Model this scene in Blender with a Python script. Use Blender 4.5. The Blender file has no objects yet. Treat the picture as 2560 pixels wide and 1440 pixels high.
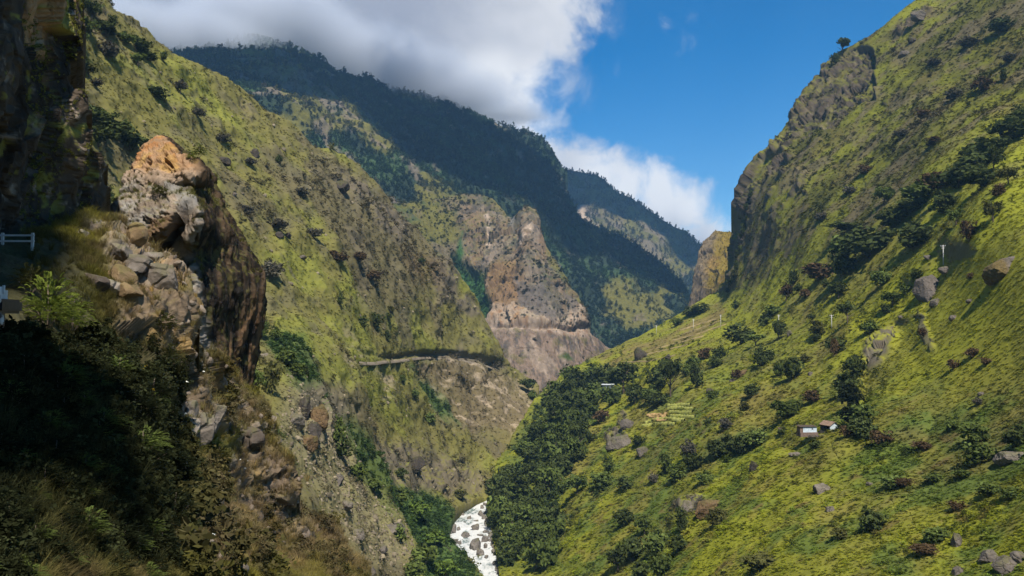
import bpy, bmesh, math, random
import numpy as np
from mathutils import Vector, Matrix

random.seed(7)
rng = np.random.default_rng(7)
scene = bpy.context.scene
C = scene.collection

# ------------------------------------------------------------------ camera, sky, sun, exposure
F = 2217.0                                   # focal length in pixels of the 2560 px wide photograph
PITCH = math.atan(80 / F)
cam_d = bpy.data.cameras.new('camera')
cam_d.sensor_width = 36.0
cam_d.lens = 36.0 * F / 2560.0
cam_d.clip_start = 0.1
cam_d.clip_end = 30000
cam = bpy.data.objects.new('camera', cam_d)
C.objects.link(cam)
cam.rotation_euler = (math.pi / 2 + PITCH, 0, 0)
scene.camera = cam

SUN_AZ, SUN_EL = 168.0, 55.0                 # azimuth clockwise from the view direction (+Y)
az, el = math.radians(SUN_AZ), math.radians(SUN_EL)
SUN = np.array([math.sin(az) * math.cos(el), math.cos(az) * math.cos(el), math.sin(el)])
sun_d = bpy.data.lights.new('sun', 'SUN')
sun_d.energy = 4.6
sun_d.angle = math.radians(0.53)
sun_d.color = (1.0, 0.93, 0.82)
sun = bpy.data.objects.new('sun', sun_d)
C.objects.link(sun)
sun.rotation_euler = Vector(SUN).to_track_quat('Z', 'Y').to_euler()

scene.view_settings.view_transform = 'Standard'
scene.view_settings.look = 'None'
scene.view_settings.exposure = 0.7
scene.view_settings.gamma = 1.0
scene.view_settings.use_curve_mapping = False
cy = scene.cycles
cy.use_denoising = True
cy.max_bounces = 6
cy.diffuse_bounces = 2
cy.glossy_bounces = 1
cy.transmission_bounces = 2
cy.transparent_max_bounces = 8
cy.volume_bounces = 2
cy.use_adaptive_sampling = True
cy.adaptive_threshold = 0.02
cy.sample_clamp_indirect = 4.0


def P(px, py, Y):
    """photo pixel (2560x1440) at distance Y along the valley -> world point"""
    px, py, Y = np.broadcast_arrays(np.asarray(px, float), np.asarray(py, float), np.asarray(Y, float))
    dx, dy = (px - 1280) / F, (720 - py) / F
    c, s = math.cos(PITCH), math.sin(PITCH)
    x, y, z = dx, c - dy * s, dy * c + s
    k = Y / y
    return np.stack([x * k, y * k, z * k], -1)


def proj(v):
    c, s = math.cos(PITCH), math.sin(PITCH)
    x, y, z = v[..., 0], v[..., 1], v[..., 2]
    d = np.maximum(y * c + z * s, 1e-3)
    u = -y * s + z * c
    return 1280 + F * x / d, 720 - F * u / d


def ray(px, py):
    v = P(px, py, 1.0)
    return v / np.linalg.norm(v, axis=-1, keepdims=True)


def lin(r, g, b):
    f = lambda c: (c / 255 / 12.92) if c <= 10 else ((c / 255 + .055) / 1.055) ** 2.4
    return np.array([f(r), f(g), f(b)])


# ------------------------------------------------------------------ world: clear sky with a cloud bank
world = bpy.data.worlds.new('World')
scene.world = world
world.use_nodes = True
nt = world.node_tree
nt.nodes.clear()
N, L = nt.nodes.new, nt.links.new


def mathn(nt, op, a, b=None, c=None, clamp=False):
    n = nt.nodes.new('ShaderNodeMath')
    n.operation = op
    n.use_clamp = clamp
    for i, v in enumerate((a, b, c)):
        if v is None:
            continue
        if isinstance(v, (int, float)):
            n.inputs[i].default_value = v
        else:
            nt.links.new(v, n.inputs[i])
    return n.outputs[0]


def maprange(nt, v, a, b, c=0.0, d=1.0, smooth=True):
    n = nt.nodes.new('ShaderNodeMapRange')
    n.interpolation_type = 'SMOOTHSTEP' if smooth else 'LINEAR'
    nt.links.new(v, n.inputs[0])
    for i, q in enumerate((a, b, c, d)):
        n.inputs[i + 1].default_value = q
    return n.outputs[0]


def mixc(nt, fac, a, b, mode='MIX'):
    n = nt.nodes.new('ShaderNodeMix')
    n.data_type = 'RGBA'
    n.blend_type = mode
    for i, v in ((0, fac), (6, a), (7, b)):
        if isinstance(v, (int, float)):
            n.inputs[i].default_value = v
        elif isinstance(v, (tuple, list, np.ndarray)):
            n.inputs[i].default_value = (*[float(q) for q in v][:3], 1)
        else:
            nt.links.new(v, n.inputs[i])
    return n.outputs[2]


def noise(nt, vec, scale, detail=6, rough=.55, dist=0.0, lac=2.0):
    n = nt.nodes.new('ShaderNodeTexNoise')
    n.inputs['Scale'].default_value = scale
    n.inputs['Detail'].default_value = detail
    n.inputs['Roughness'].default_value = rough
    n.inputs['Distortion'].default_value = dist
    n.inputs['Lacunarity'].default_value = lac
    if vec is not None:
        nt.links.new(vec, n.inputs['Vector'])
    return n


SKY_STRENGTH = 0.1
sky = N('ShaderNodeTexSky')
sky.sky_type = 'NISHITA'
sky.sun_disc = False
sky.sun_elevation = el
sky.sun_rotation = az
sky.altitude = 1500
sky.air_density = 1.0
sky.dust_density = 0.3
sky.ozone_density = 2.5
tc = N('ShaderNodeTexCoord')
dvec = tc.outputs['Generated']


def blobs(lst, noise_sock, amp):
    """soft union of round cloud puffs given as directions"""
    out = None
    for px, py, r in lst:
        d = ray(px, py)
        n = nt.nodes.new('ShaderNodeVectorMath')
        n.operation = 'DISTANCE'
        nt.links.new(dvec, n.inputs[0])
        n.inputs[1].default_value = [float(q) for q in d]
        v = mathn(nt, 'SUBTRACT', r / F, n.outputs['Value'])
        if out is None:
            out = v
        else:
            m = nt.nodes.new('ShaderNodeMath')
            m.operation = 'SMOOTH_MAX'
            nt.links.new(out, m.inputs[0])
            nt.links.new(v, m.inputs[1])
            m.inputs[2].default_value = 0.012
            out = m.outputs[0]
    return mathn(nt, 'MULTIPLY_ADD', noise_sock, amp, out)


def centred(s):
    return mathn(nt, 'SUBTRACT', s, 0.5)


nA = noise(nt, dvec, 9.0, 8, .56, 0.6)
nB = noise(nt, dvec, 26.0, 8, .6, 0.4)
nC = noise(nt, dvec, 4.0, 5, .5, 0.2)
comb = mathn(nt, 'ADD', mathn(nt, 'MULTIPLY', centred(nA.outputs[0]), 0.7), mathn(nt, 'MULTIPLY', centred(nB.outputs[0]), 0.45))
main = blobs([(650, -420, 830), (150, 0, 520), (880, 60, 430), (1110, 130, 215), (1225, 205, 120), (1290, 260, 85), (1180, 330, 150),
              (1370, 305, 42), (1290, 400, 130), (1420, 440, 85), (1500, 470, 72), (1570, 490, 66), (1650, 488, 66), (1712, 520, 66),
              (1760, 590, 66), (1600, 590, 120), (1845, 588, 58), (1795, 580, 36)], comb, 0.17)
a_main = maprange(nt, main, -0.010, 0.034)
wn = noise(nt, dvec, 20.0, 9, .66, 1.1)
wisp = blobs([(1440, 10, 90), (1400, 210, 75), (1460, 215, 35), (1430, 80, 60), (1480, 40, 60)], comb, 0.14)
a_wisp = mathn(nt, 'MULTIPLY', maprange(nt, wisp, -0.012, 0.05), maprange(nt, wn.outputs[0], 0.40, 0.78))
small = blobs([(1572, 160, 20), (1545, 172, 10), (1692, 114, 16), (1722, 92, 12), (1660, 62, 14), (1728, 38, 10), (1470, 196, 14)], comb, 0.05)
a_small = mathn(nt, 'MULTIPLY', maprange(nt, small, -0.006, 0.010), maprange(nt, nB.outputs[0], 0.42, 0.72))
alpha = mathn(nt, 'MAXIMUM', a_main, mathn(nt, 'MAXIMUM', mathn(nt, 'MULTIPLY', a_wisp, 0.6), mathn(nt, 'MULTIPLY', a_small, 0.45)))
# thick grey cloud belly against thinner sunlit rim and tops
belly = blobs([(500, -100, 640), (700, 110, 400), (1000, 200, 150), (820, 0, 380)], comb, 0.14)
shade = maprange(nt, belly, -0.09, 0.10)
belly2 = blobs([(1610, 610, 120), (1480, 520, 50), (1760, 640, 70), (1380, 470, 45)], comb, 0.06)
shade2 = maprange(nt, belly2, -0.02, 0.03)
dark = mathn(nt, 'MAXIMUM', shade, mathn(nt, 'MULTIPLY', shade2, 0.62))
lumps = maprange(nt, nA.outputs[0], 0.32, 0.68)
streak = maprange(nt, nC.outputs[0], 0.35, 0.65)
ccol = mixc(nt, dark, lin(232, 233, 236), lin(146, 154, 173))
ccol = mixc(nt, mathn(nt, 'MULTIPLY', lumps, 0.30), ccol, lin(186, 190, 200))
ccol = mixc(nt, mathn(nt, 'MULTIPLY', mathn(nt, 'MULTIPLY', streak, shade), 0.4), ccol, lin(182, 186, 198))
hot = blobs([(1645, 468, 66), (1570, 468, 44), (1730, 510, 40), (1845, 562, 50), (1500, 440, 40), (1330, 250, 80), (1215, 235, 100), (1700, 480, 40)], comb, 0.05)
ccol = mixc(nt, mathn(nt, 'MULTIPLY', maprange(nt, hot, -0.02, 0.02), 0.75), ccol, lin(252, 252, 252))
skc = N('ShaderNodeHueSaturation')
skc.inputs['Saturation'].default_value = 1.5
skc.inputs['Value'].default_value = 0.76
L(sky.outputs[0], skc.inputs['Color'])
bright = N('ShaderNodeMix'); bright.data_type = 'RGBA'; bright.blend_type = 'MULTIPLY'
bright.inputs[0].default_value = 1.0
L(ccol, bright.inputs[6])
k = 0.66 / SKY_STRENGTH
bright.inputs[7].default_value = (k, k, k, 1)
skymix = mixc(nt, alpha, skc.outputs[0], bright.outputs[2])
bg = N('ShaderNodeBackground')
bg.inputs['Strength'].default_value = SKY_STRENGTH
L(skymix, bg.inputs['Color'])
wo = N('ShaderNodeOutputWorld')
L(bg.outputs[0], wo.inputs['Surface'])

# ------------------------------------------------------------------ numpy noise
_g = rng.normal(size=(256, 3)); _g /= np.linalg.norm(_g, axis=1, keepdims=True)
_g = _g.astype(np.float32)
_perm = rng.permutation(256).astype(np.int32)
_perm = np.concatenate([_perm, _perm])


def pn(p):
    p = np.asarray(p, np.float32)
    i = np.floor(p).astype(np.int32)
    f = p - i
    i &= 255
    u = f * f * f * (f * (f * 6 - 15) + 10)
    out = np.zeros(p.shape[:-1], np.float32)
    for dx in (0, 1):
        wx = u[..., 0] if dx else 1 - u[..., 0]
        hx = _perm[(i[..., 0] + dx) & 255]
        for dy in (0, 1):
            wy = u[..., 1] if dy else 1 - u[..., 1]
            hy = _perm[hx + ((i[..., 1] + dy) & 255)]
            for dz in (0, 1):
                wz = u[..., 2] if dz else 1 - u[..., 2]
                g = _g[_perm[hy + ((i[..., 2] + dz) & 255)]]
                d = g[..., 0] * (f[..., 0] - dx) + g[..., 1] * (f[..., 1] - dy) + g[..., 2] * (f[..., 2] - dz)
                out += wx * wy * wz * d
    return out * 1.5


def fbm(p, s, octv=4, gain=.5, seed=0, ridge=False):
    p = np.asarray(p, np.float32) / s + seed * 17.31
    a, t = 1.0, 0
    out = np.zeros(p.shape[:-1], np.float32)
    for o in range(octv):
        n = pn(p)
        if ridge:
            n = 1 - 2 * np.abs(n)
        out += a * n
        t += a
        a *= gain
        p = p * 2.03 + 5.2
    return out / t


def worley(p, s, seed=0):
    """(distance to cell edge, random value per cell) of a 3-D cell pattern"""
    p = np.asarray(p, np.float32) / s + seed * 9.7
    i = np.floor(p).astype(np.int32)
    f = p - i
    b1 = np.full(p.shape[:-1], 9., np.float32); b2 = b1.copy(); cid = np.zeros(p.shape[:-1], np.int32)
    R = _g * .5 + .5
    for dx in (-1, 0, 1):
        for dy in (-1, 0, 1):
            for dz in (-1, 0, 1):
                h = _perm[_perm[_perm[(i[..., 0] + dx) & 255] + ((i[..., 1] + dy) & 255)] + ((i[..., 2] + dz) & 255)]
                r = R[h]
                d = (r[..., 0] + dx - f[..., 0]) ** 2 + (r[..., 1] + dy - f[..., 1]) ** 2 + (r[..., 2] + dz - f[..., 2]) ** 2
                c = d < b1
                b2 = np.where(c, b1, np.minimum(b2, d))
                cid = np.where(c, h, cid)
                b1 = np.where(c, d, b1)
    return np.sqrt(b2) - np.sqrt(b1), (cid * 37 % 256) / 255.0


def sstep(a, b, x):
    t = np.clip((x - a) / (b - a), 0, 1)
    return t * t * (3 - 2 * t)


def seg_dist(px, py, pts):
    best = np.full(px.shape, 1e9); side = np.zeros(px.shape)
    for (x0, y0), (x1, y1) in zip(pts[:-1], pts[1:]):
        dx, dy = x1 - x0, y1 - y0
        t = np.clip(((px - x0) * dx + (py - y0) * dy) / (dx * dx + dy * dy + 1e-9), 0, 1)
        d = np.hypot(px - x0 - t * dx, py - y0 - t * dy)
        s = np.sign((px - x0) * dy - (py - y0) * dx)
        c = d < best
        best = np.where(c, d, best); side = np.where(c, s, side)
    return best, side


def seg_along(px, py, l):
    """distance to a line, side of it and the place along it (0..1)"""
    best = np.full(px.shape, 1e9); side = np.zeros(px.shape); al = np.zeros(px.shape); m = len(l) - 1
    for k in range(m):
        (x0, y0), (x1, y1) = l[k], l[k + 1]
        dx, dy = x1 - x0, y1 - y0
        t = np.clip(((px - x0) * dx + (py - y0) * dy) / (dx * dx + dy * dy + 1e-9), 0, 1)
        d = np.hypot(px - x0 - t * dx, py - y0 - t * dy)
        c = d < best
        best = np.where(c, d, best); side = np.where(c, np.sign((px - x0) * dy - (py - y0) * dx), side); al = np.where(c, (k + t) / m, al)
    return best, side, al


def poly(px, py, pts, soft=10):
    """1 inside the outline, 0 outside, with a soft edge"""
    pts = list(pts)
    d, _ = seg_dist(px, py, pts + pts[:1])
    ins = np.zeros(px.shape, bool)
    for (x0, y0), (x1, y1) in zip(pts, pts[1:] + pts[:1]):
        if y0 == y1:
            continue
        c = ((y0 > py) != (y1 > py)) & (px < (x1 - x0) * (py - y0) / (y1 - y0) + x0)
        ins ^= c
    return sstep(-soft, soft, np.where(ins, d, -d))


def spot(px, py, x, y, rx, ry, ang=0, soft=.5):
    c, s = math.cos(math.radians(ang)), math.sin(math.radians(ang))
    u = ((px - x) * c + (py - y) * s) / rx
    v = (-(px - x) * s + (py - y) * c) / ry
    return 1 - sstep(1 - soft, 1 + soft, np.hypot(u, v))


def mixv(c, col, m):
    return c + (np.asarray(col) - c) * np.asarray(m)[..., None]


# ------------------------------------------------------------------ materials
MATS = {}


def ground_mat(name, grain=2.0, bump=.5, bump_d=.4, contrast=.5, rough=.95, streak=None):
    m = bpy.data.materials.new(name)
    m.use_nodes = True
    t = m.node_tree
    b = t.nodes['Principled BSDF']
    b.inputs['Roughness'].default_value = rough
    b.inputs['Specular IOR Level'].default_value = 0.12
    at = t.nodes.new('ShaderNodeAttribute'); at.attribute_name = 'tint'
    geo = t.nodes.new('ShaderNodeNewGeometry')
    pos = geo.outputs['Position']
    if streak:
        mp = t.nodes.new('ShaderNodeMapping'); mp.inputs['Scale'].default_value = streak
        t.links.new(pos, mp.inputs[0]); pos2 = mp.outputs[0]
    else:
        pos2 = pos
    n1 = noise(t, pos2, 1 / grain, 8, .62, .3)
    n2 = noise(t, pos, 1 / (grain * 6), 5, .6, .4)
    v = mathn(t, 'ADD', mathn(t, 'MULTIPLY', n1.outputs[0], 1.0), mathn(t, 'MULTIPLY', n2.outputs[0], .6))
    f = maprange(t, v, .45, 1.15, 1 - contrast, 1 + contrast, False)
    vm = t.nodes.new('ShaderNodeVectorMath'); vm.operation = 'SCALE'
    t.links.new(at.outputs['Vector'], vm.inputs[0]); t.links.new(f, vm.inputs['Scale'])
    t.links.new(vm.outputs[0], b.inputs['Base Color'])
    bp = t.nodes.new('ShaderNodeBump')
    bp.inputs['Strength'].default_value = bump
    bp.inputs['Distance'].default_value = bump_d
    t.links.new(n1.outputs[0], bp.inputs['Height'])
    t.links.new(bp.outputs[0], b.inputs['Normal'])
    MATS[name] = m
    return m


def rock_mat(name, size=1.0, contrast=.45, bump=.9, crack_s=.7):
    m = ground_mat(name, size, bump, size * .25, contrast)
    t = m.node_tree
    geo = t.nodes.new('ShaderNodeNewGeometry')
    bp = [n for n in t.nodes if n.type == 'BUMP'][0]
    vo = t.nodes.new('ShaderNodeTexVoronoi'); vo.feature = 'DISTANCE_TO_EDGE'
    vo.inputs['Scale'].default_value = .55 / size
    ds = noise(t, geo.outputs['Position'], .6 / size, 4)
    ad = t.nodes.new('ShaderNodeVectorMath'); ad.operation = 'MULTIPLY_ADD'
    t.links.new(ds.outputs['Color'], ad.inputs[0]); ad.inputs[1].default_value = (size, size, size * .5)
    t.links.new(geo.outputs['Position'], ad.inputs[2])
    t.links.new(ad.outputs[0], vo.inputs['Vector'])
    crack = maprange(t, vo.outputs['Distance'], 0, .10)
    b2 = t.nodes.new('ShaderNodeBump'); b2.inputs['Strength'].default_value = crack_s; b2.inputs['Distance'].default_value = size * .22
    t.links.new(crack, b2.inputs['Height']); t.links.new(bp.outputs[0], b2.inputs['Normal'])
    t.links.new(b2.outputs[0], t.nodes['Principled BSDF'].inputs['Normal'])
    return m


def leaf_mat(name, col=None, instancer=False, trans=.28, var=.35):
    """foliage: diffuse plus light through the leaf; colour varies leaf by leaf and plant by plant"""
    m = bpy.data.materials.new(name); m.use_nodes = True
    t = m.node_tree; t.nodes.clear()
    out = t.nodes.new('ShaderNodeOutputMaterial')
    at = t.nodes.new('ShaderNodeAttribute'); at.attribute_name = 'leafvar'
    oi = t.nodes.new('ShaderNodeObjectInfo')
    if instancer:
        ai = t.nodes.new('ShaderNodeAttribute'); ai.attribute_type = 'INSTANCER'; ai.attribute_name = 'tint'
        base = ai.outputs['Vector']
    else:
        rg = t.nodes.new('ShaderNodeRGB'); rg.outputs[0].default_value = (*[float(q) for q in col], 1); base = rg.outputs[0]
    r = maprange(t, oi.outputs['Random'], 0, 1, 1 - var * .6, 1 + var * .6, False)
    v = mathn(t, 'MULTIPLY', at.outputs['Fac'], r)
    sc = t.nodes.new('ShaderNodeVectorMath'); sc.operation = 'SCALE'
    t.links.new(base, sc.inputs[0]); t.links.new(v, sc.inputs['Scale'])
    d = t.nodes.new('ShaderNodeBsdfDiffuse'); d.inputs['Roughness'].default_value = .6
    tr = t.nodes.new('ShaderNodeBsdfTranslucent')
    t.links.new(sc.outputs[0], d.inputs[0]); t.links.new(sc.outputs[0], tr.inputs[0])
    mx = t.nodes.new('ShaderNodeMixShader'); mx.inputs[0].default_value = trans
    t.links.new(d.outputs[0], mx.inputs[1]); t.links.new(tr.outputs[0], mx.inputs[2])
    t.links.new(mx.outputs[0], out.inputs['Surface'])
    MATS[name] = m
    return m


def plain_mat(name, col, rough=.8, var=.25, scale=3.0, bump=.2, metal=0.0):
    m = bpy.data.materials.new(name); m.use_nodes = True
    t = m.node_tree; b = t.nodes['Principled BSDF']
    geo = t.nodes.new('ShaderNodeTexCoord')
    n = noise(t, geo.outputs['Object'], scale, 6, .6, .3)
    f = maprange(t, n.outputs[0], .3, .7, 1 - var, 1 + var, False)
    vm = t.nodes.new('ShaderNodeVectorMath'); vm.operation = 'SCALE'
    vm.inputs[0].default_value = [float(q) for q in col]
    t.links.new(f, vm.inputs['Scale']); t.links.new(vm.outputs[0], b.inputs['Base Color'])
    b.inputs['Roughness'].default_value = rough; b.inputs['Metallic'].default_value = metal
    b.inputs['Specular IOR Level'].default_value = .3
    bp = t.nodes.new('ShaderNodeBump'); bp.inputs['Strength'].default_value = bump; bp.inputs['Distance'].default_value = .05
    t.links.new(n.outputs[0], bp.inputs['Height']); t.links.new(bp.outputs[0], b.inputs['Normal'])
    MATS[name] = m
    return m


# ------------------------------------------------------------------ object helpers
def mesh_np(name, verts, faces, mat=None, attrs=None, smooth=True):
    """verts (n,3) float, faces (m,3|4) int"""
    me = bpy.data.meshes.new(name)
    verts = np.ascontiguousarray(verts, np.float32); faces = np.ascontiguousarray(faces, np.int32)
    k = faces.shape[1]
    me.vertices.add(len(verts)); me.loops.add(faces.size); me.polygons.add(len(faces))
    me.vertices.foreach_set('co', verts.ravel())
    me.loops.foreach_set('vertex_index', faces.ravel())
    me.polygons.foreach_set('loop_start', np.arange(0, faces.size, k, dtype=np.int32))
    me.polygons.foreach_set('use_smooth', np.full(len(faces), smooth, bool))
    for an, (ty, arr) in (attrs or {}).items():
        a = me.attributes.new(an, ty, 'POINT')
        a.data.foreach_set('vector' if ty == 'FLOAT_VECTOR' else 'value', np.ascontiguousarray(arr, np.float32).ravel())
    if mat:
        me.materials.append(mat)
    me.update(calc_edges=True)
    return me


def obj(name, me, parent=None, kind=None, label=None, cat=None, group=None, loc=None):
    o = bpy.data.objects.new(name, me)
    C.objects.link(o)
    if parent: o.parent = parent
    tag(o, label, cat, group, kind)
    if loc is not None: o.location = [float(q) for q in loc]
    return o


def tag(o, label=None, cat=None, group=None, kind=None):
    if label: o['label'] = label
    if cat: o['category'] = cat
    if group: o['group'] = group
    if kind: o['kind'] = kind


class MB:
    """collects simple solids into one mesh"""
    def __init__(s): s.v, s.f = [], []

    def add(s, verts, faces):
        n = len(s.v); s.v += [tuple(map(float, q)) for q in verts]; s.f += [tuple(i + n for i in q) for q in faces]

    def box(s, c, d, rz=0.0):
        x, y, z = [q / 2 for q in d]
        cs, sn = math.cos(rz), math.sin(rz)
        vs = [(c[0] + a * cs - b * sn, c[1] + a * sn + b * cs, c[2] + e) for a in (-x, x) for b in (-y, y) for e in (-z, z)]
        s.add(vs, [(0, 1, 3, 2), (4, 6, 7, 5), (0, 4, 5, 1), (2, 3, 7, 6), (0, 2, 6, 4), (1, 5, 7, 3)])

    def tube(s, pts, rad, n=6):
        pts = [Vector(q) for q in pts]; rings = []
        base = len(s.v)
        for i, q in enumerate(pts):
            d = (pts[min(i + 1, len(pts) - 1)] - pts[max(i - 1, 0)]).normalized()
            a = d.orthogonal().normalized(); b = d.cross(a)
            r = rad[i] if isinstance(rad, (list, tuple)) else rad
            for k in range(n):
                t = 2 * math.pi * k / n
                s.v.append(tuple(q + a * math.cos(t) * r + b * math.sin(t) * r))
        for i in range(len(pts) - 1):
            for k in range(n):
                k2 = (k + 1) % n
                s.f.append((base + i * n + k, base + i * n + k2, base + (i + 1) * n + k2, base + (i + 1) * n + k))
        s.f.append(tuple(base + k for k in reversed(range(n))))
        s.f.append(tuple(base + (len(pts) - 1) * n + k for k in range(n)))

    def mesh(s, name, mat, smooth=False):
        me = bpy.data.meshes.new(name); me.from_pydata(s.v, [], s.f)
        if mat: me.materials.append(mat)
        if smooth: me.polygons.foreach_set('use_smooth', [True] * len(me.polygons))
        me.update()
        return me


# ------------------------------------------------------------------ terrain sheets
def resample(pts, n):
    pts = np.array(pts, float)
    d = np.r_[0, np.cumsum(np.hypot(*np.diff(pts, axis=0).T))]
    t = np.linspace(0, d[-1], n)
    return np.stack([np.interp(t, d, pts[:, 0]), np.interp(t, d, pts[:, 1])], -1)


class Depth:
    """smooth distance field through a few surveyed points: thin plate in inverse distance (exact for planes)"""
    def __init__(s, pts, reg=0.02):
        pts = np.array(pts, float)
        s.c = pts[:, :2] / 1000
        w = 1 / pts[:, 2]; s.sc = w.mean(); w = w / s.sc
        n = len(pts)
        K = s.k(np.hypot(*(s.c[:, None] - s.c[None]).transpose(2, 0, 1))) + reg * np.eye(n)
        Q = np.c_[np.ones(n), s.c]
        A = np.block([[K, Q], [Q.T, np.zeros((3, 3))]])
        s.w = np.linalg.solve(A, np.r_[w, 0, 0, 0])
        s.lo, s.hi = w.min() * .6, w.max() * 1.5

    @staticmethod
    def k(r):
        return np.where(r > 0, r * r * np.log(np.maximum(r, 1e-9)), 0)

    def __call__(s, px, py):
        x, y = px / 1000, py / 1000
        v = s.w[-3] + s.w[-2] * x + s.w[-1] * y
        for (cx, cyy), w in zip(s.c, s.w[:-3]):
            v = v + w * s.k(np.hypot(x - cx, y - cyy))
        return 1 / (np.clip(v, s.lo, s.hi) * s.sc)


BODY = {}


class Body:
    pass


def sheet(name, rows, nu, nv, depth, disp, paint, mat, skirt='top', folds=(), kind='structure', label=None, cat=None,
          tv=None, sk=(.012, .05, .14, .35), drop=.9):
    """a terrain body: rows of survey lines -> grid -> distance -> relief along the normal -> colours of its own ground"""
    R = np.array([resample(r, nu) for r in rows])
    gap = np.linalg.norm(np.diff(R, axis=0), axis=-1).mean(1) ** .8
    cum = np.r_[0, np.cumsum(gap)]
    t = np.interp(np.linspace(0, cum[-1], nv), cum, np.arange(len(rows)))
    i = np.minimum(t.astype(int), len(rows) - 2); fr = (t - i)[:, None, None]
    G = R[i] * (1 - fr) + R[i + 1] * fr
    px, py = G[..., 0], G[..., 1]
    Y = depth(px, py)
    for line, amt, width in folds:
        # ground beyond a crest lies farther off: a soft step, swelling and dying out along the crest
        l = resample(line, 14)
        wx = px + 16 * np.sin(px / 47 + py / 61) + 7 * np.sin(py / 23 - px / 31)
        wy = py + 12 * np.sin(px / 39 - py / 71) + 6 * np.sin(px / 17)
        d, sd, along = seg_along(wx, wy, l)
        env = np.sin(np.pi * np.clip(along * .96 + .02, 0, 1)) ** .6 * (.75 + .25 * np.sin(along * 17))
        w = sd * d
        far = sstep(-width, width, w) * np.exp(-np.maximum(w, 0) / 130)
        near = (1 - sstep(-width, width, w)) * np.exp(-np.maximum(-w, 0) / 130)
        Y = Y * (1 + amt * env * (far - .5 * near))
    V = P(px, py, Y)
    dv = np.gradient(V, axis=0); du = np.gradient(V, axis=1)
    nrm = np.cross(du, dv)
    nrm /= np.linalg.norm(nrm, axis=-1, keepdims=True) + 1e-9
    flip = np.sign((nrm * V).sum(-1, keepdims=True)); nrm = -nrm * np.where(flip == 0, 1, flip)
    h = disp(V, px, py, Y, nrm)
    D = V + nrm * h[..., None]
    du = np.gradient(D, axis=1); dv = np.gradient(D, axis=0)
    n2 = np.cross(du, dv); n2 /= np.linalg.norm(n2, axis=-1, keepdims=True) + 1e-9
    n2 *= np.where((n2 * nrm).sum(-1, keepdims=True) < 0, -1, 1)
    qx, qy = proj(D)
    col = paint(D, px, py, n2, h)
    B = Body(); B.V, B.N, B.px, B.py, B.qx, B.qy, B.col, B.h = D, n2, px, py, qx, qy, col, h
    BODY[name] = B
    # back side of the ridge: carries on behind the crest and falls away
    parts = []
    def back(edge, span):
        dirh = edge[..., :2] / (np.linalg.norm(edge[..., :2], axis=-1, keepdims=True) + 1e-9)
        out = []
        for s in sk:
            L_ = s * np.maximum(edge[..., 1:2], 5) * span
            q = edge.copy(); q[..., :2] += dirh * L_; q[..., 2:] -= L_ * drop
            out.append(q)
        return out
    if 'top' in skirt:
        rows_b = np.array(back(D[0], 1.0)[::-1]); crow = np.repeat(col[:1], len(rows_b), 0)
        D = np.concatenate([rows_b, D], 0); col = np.concatenate([crow, col], 0)
    if 'right' in skirt:
        cols_b = np.stack(back(D[:, -1], 1.0), 1); cc = np.repeat(col[:, -1:], cols_b.shape[1], 1)
        D = np.concatenate([D, cols_b], 1); col = np.concatenate([col, cc], 1)
    a, b = D.shape[:2]
    idx = np.arange(a * b).reshape(a, b)
    f = np.stack([idx[:-1, :-1], idx[1:, :-1], idx[1:, 1:], idx[:-1, 1:]], -1).reshape(-1, 4)
    # winding so that normals face the viewer
    c0 = D.reshape(-1, 3)[f[len(f) // 2]]
    nn = np.cross(c0[1] - c0[0], c0[2] - c0[0])
    if (nn * c0[0]).sum() > 0:
        f = f[:, ::-1]
    me = mesh_np(name, D.reshape(-1, 3), f, mat, {'tint': ('FLOAT_VECTOR', np.clip(col, .002, .8).reshape(-1, 3))})
    o = obj(name, me, kind=kind, label=label, cat=cat)
    B.obj = o
    return B


def at(B, px, py, r=7):
    """the point of a terrain body that shows at a photo pixel (nearest to the viewer)"""
    d = (B.qx - px) ** 2 + (B.qy - py) ** 2
    m = d < r * r
    if not m.any():
        k = np.unravel_index(np.argmin(d), d.shape)
    else:
        k = np.unravel_index(np.argmin(np.where(m, B.V[..., 1] + d * .02, 1e9)), d.shape)
    return B.V[k].copy(), B.N[k].copy()


def sample(B, n, weight, edge=0):
    """n random spots on a body, density by weight per square metre of ground as it faces the sky"""
    V = B.V
    du = V[:-1, 1:] - V[:-1, :-1]; dv = V[1:, :-1] - V[:-1, :-1]
    ar = np.linalg.norm(np.cross(du, dv), axis=-1)
    w = (ar * weight[:-1, :-1]).ravel()
    w = np.maximum(w, 0); w /= w.sum()
    k = rng.choice(len(w), n, p=w)
    i, j = np.unravel_index(k, ar.shape)
    a, b = rng.random((2, n, 1))
    p = V[i, j] + du[i, j] * a + dv[i, j] * b
    return p, i, j


# ------------------------------------------------------------------ scattering of uncountable plants
PROTO = bpy.data.collections.new('plant_kinds')


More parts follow.
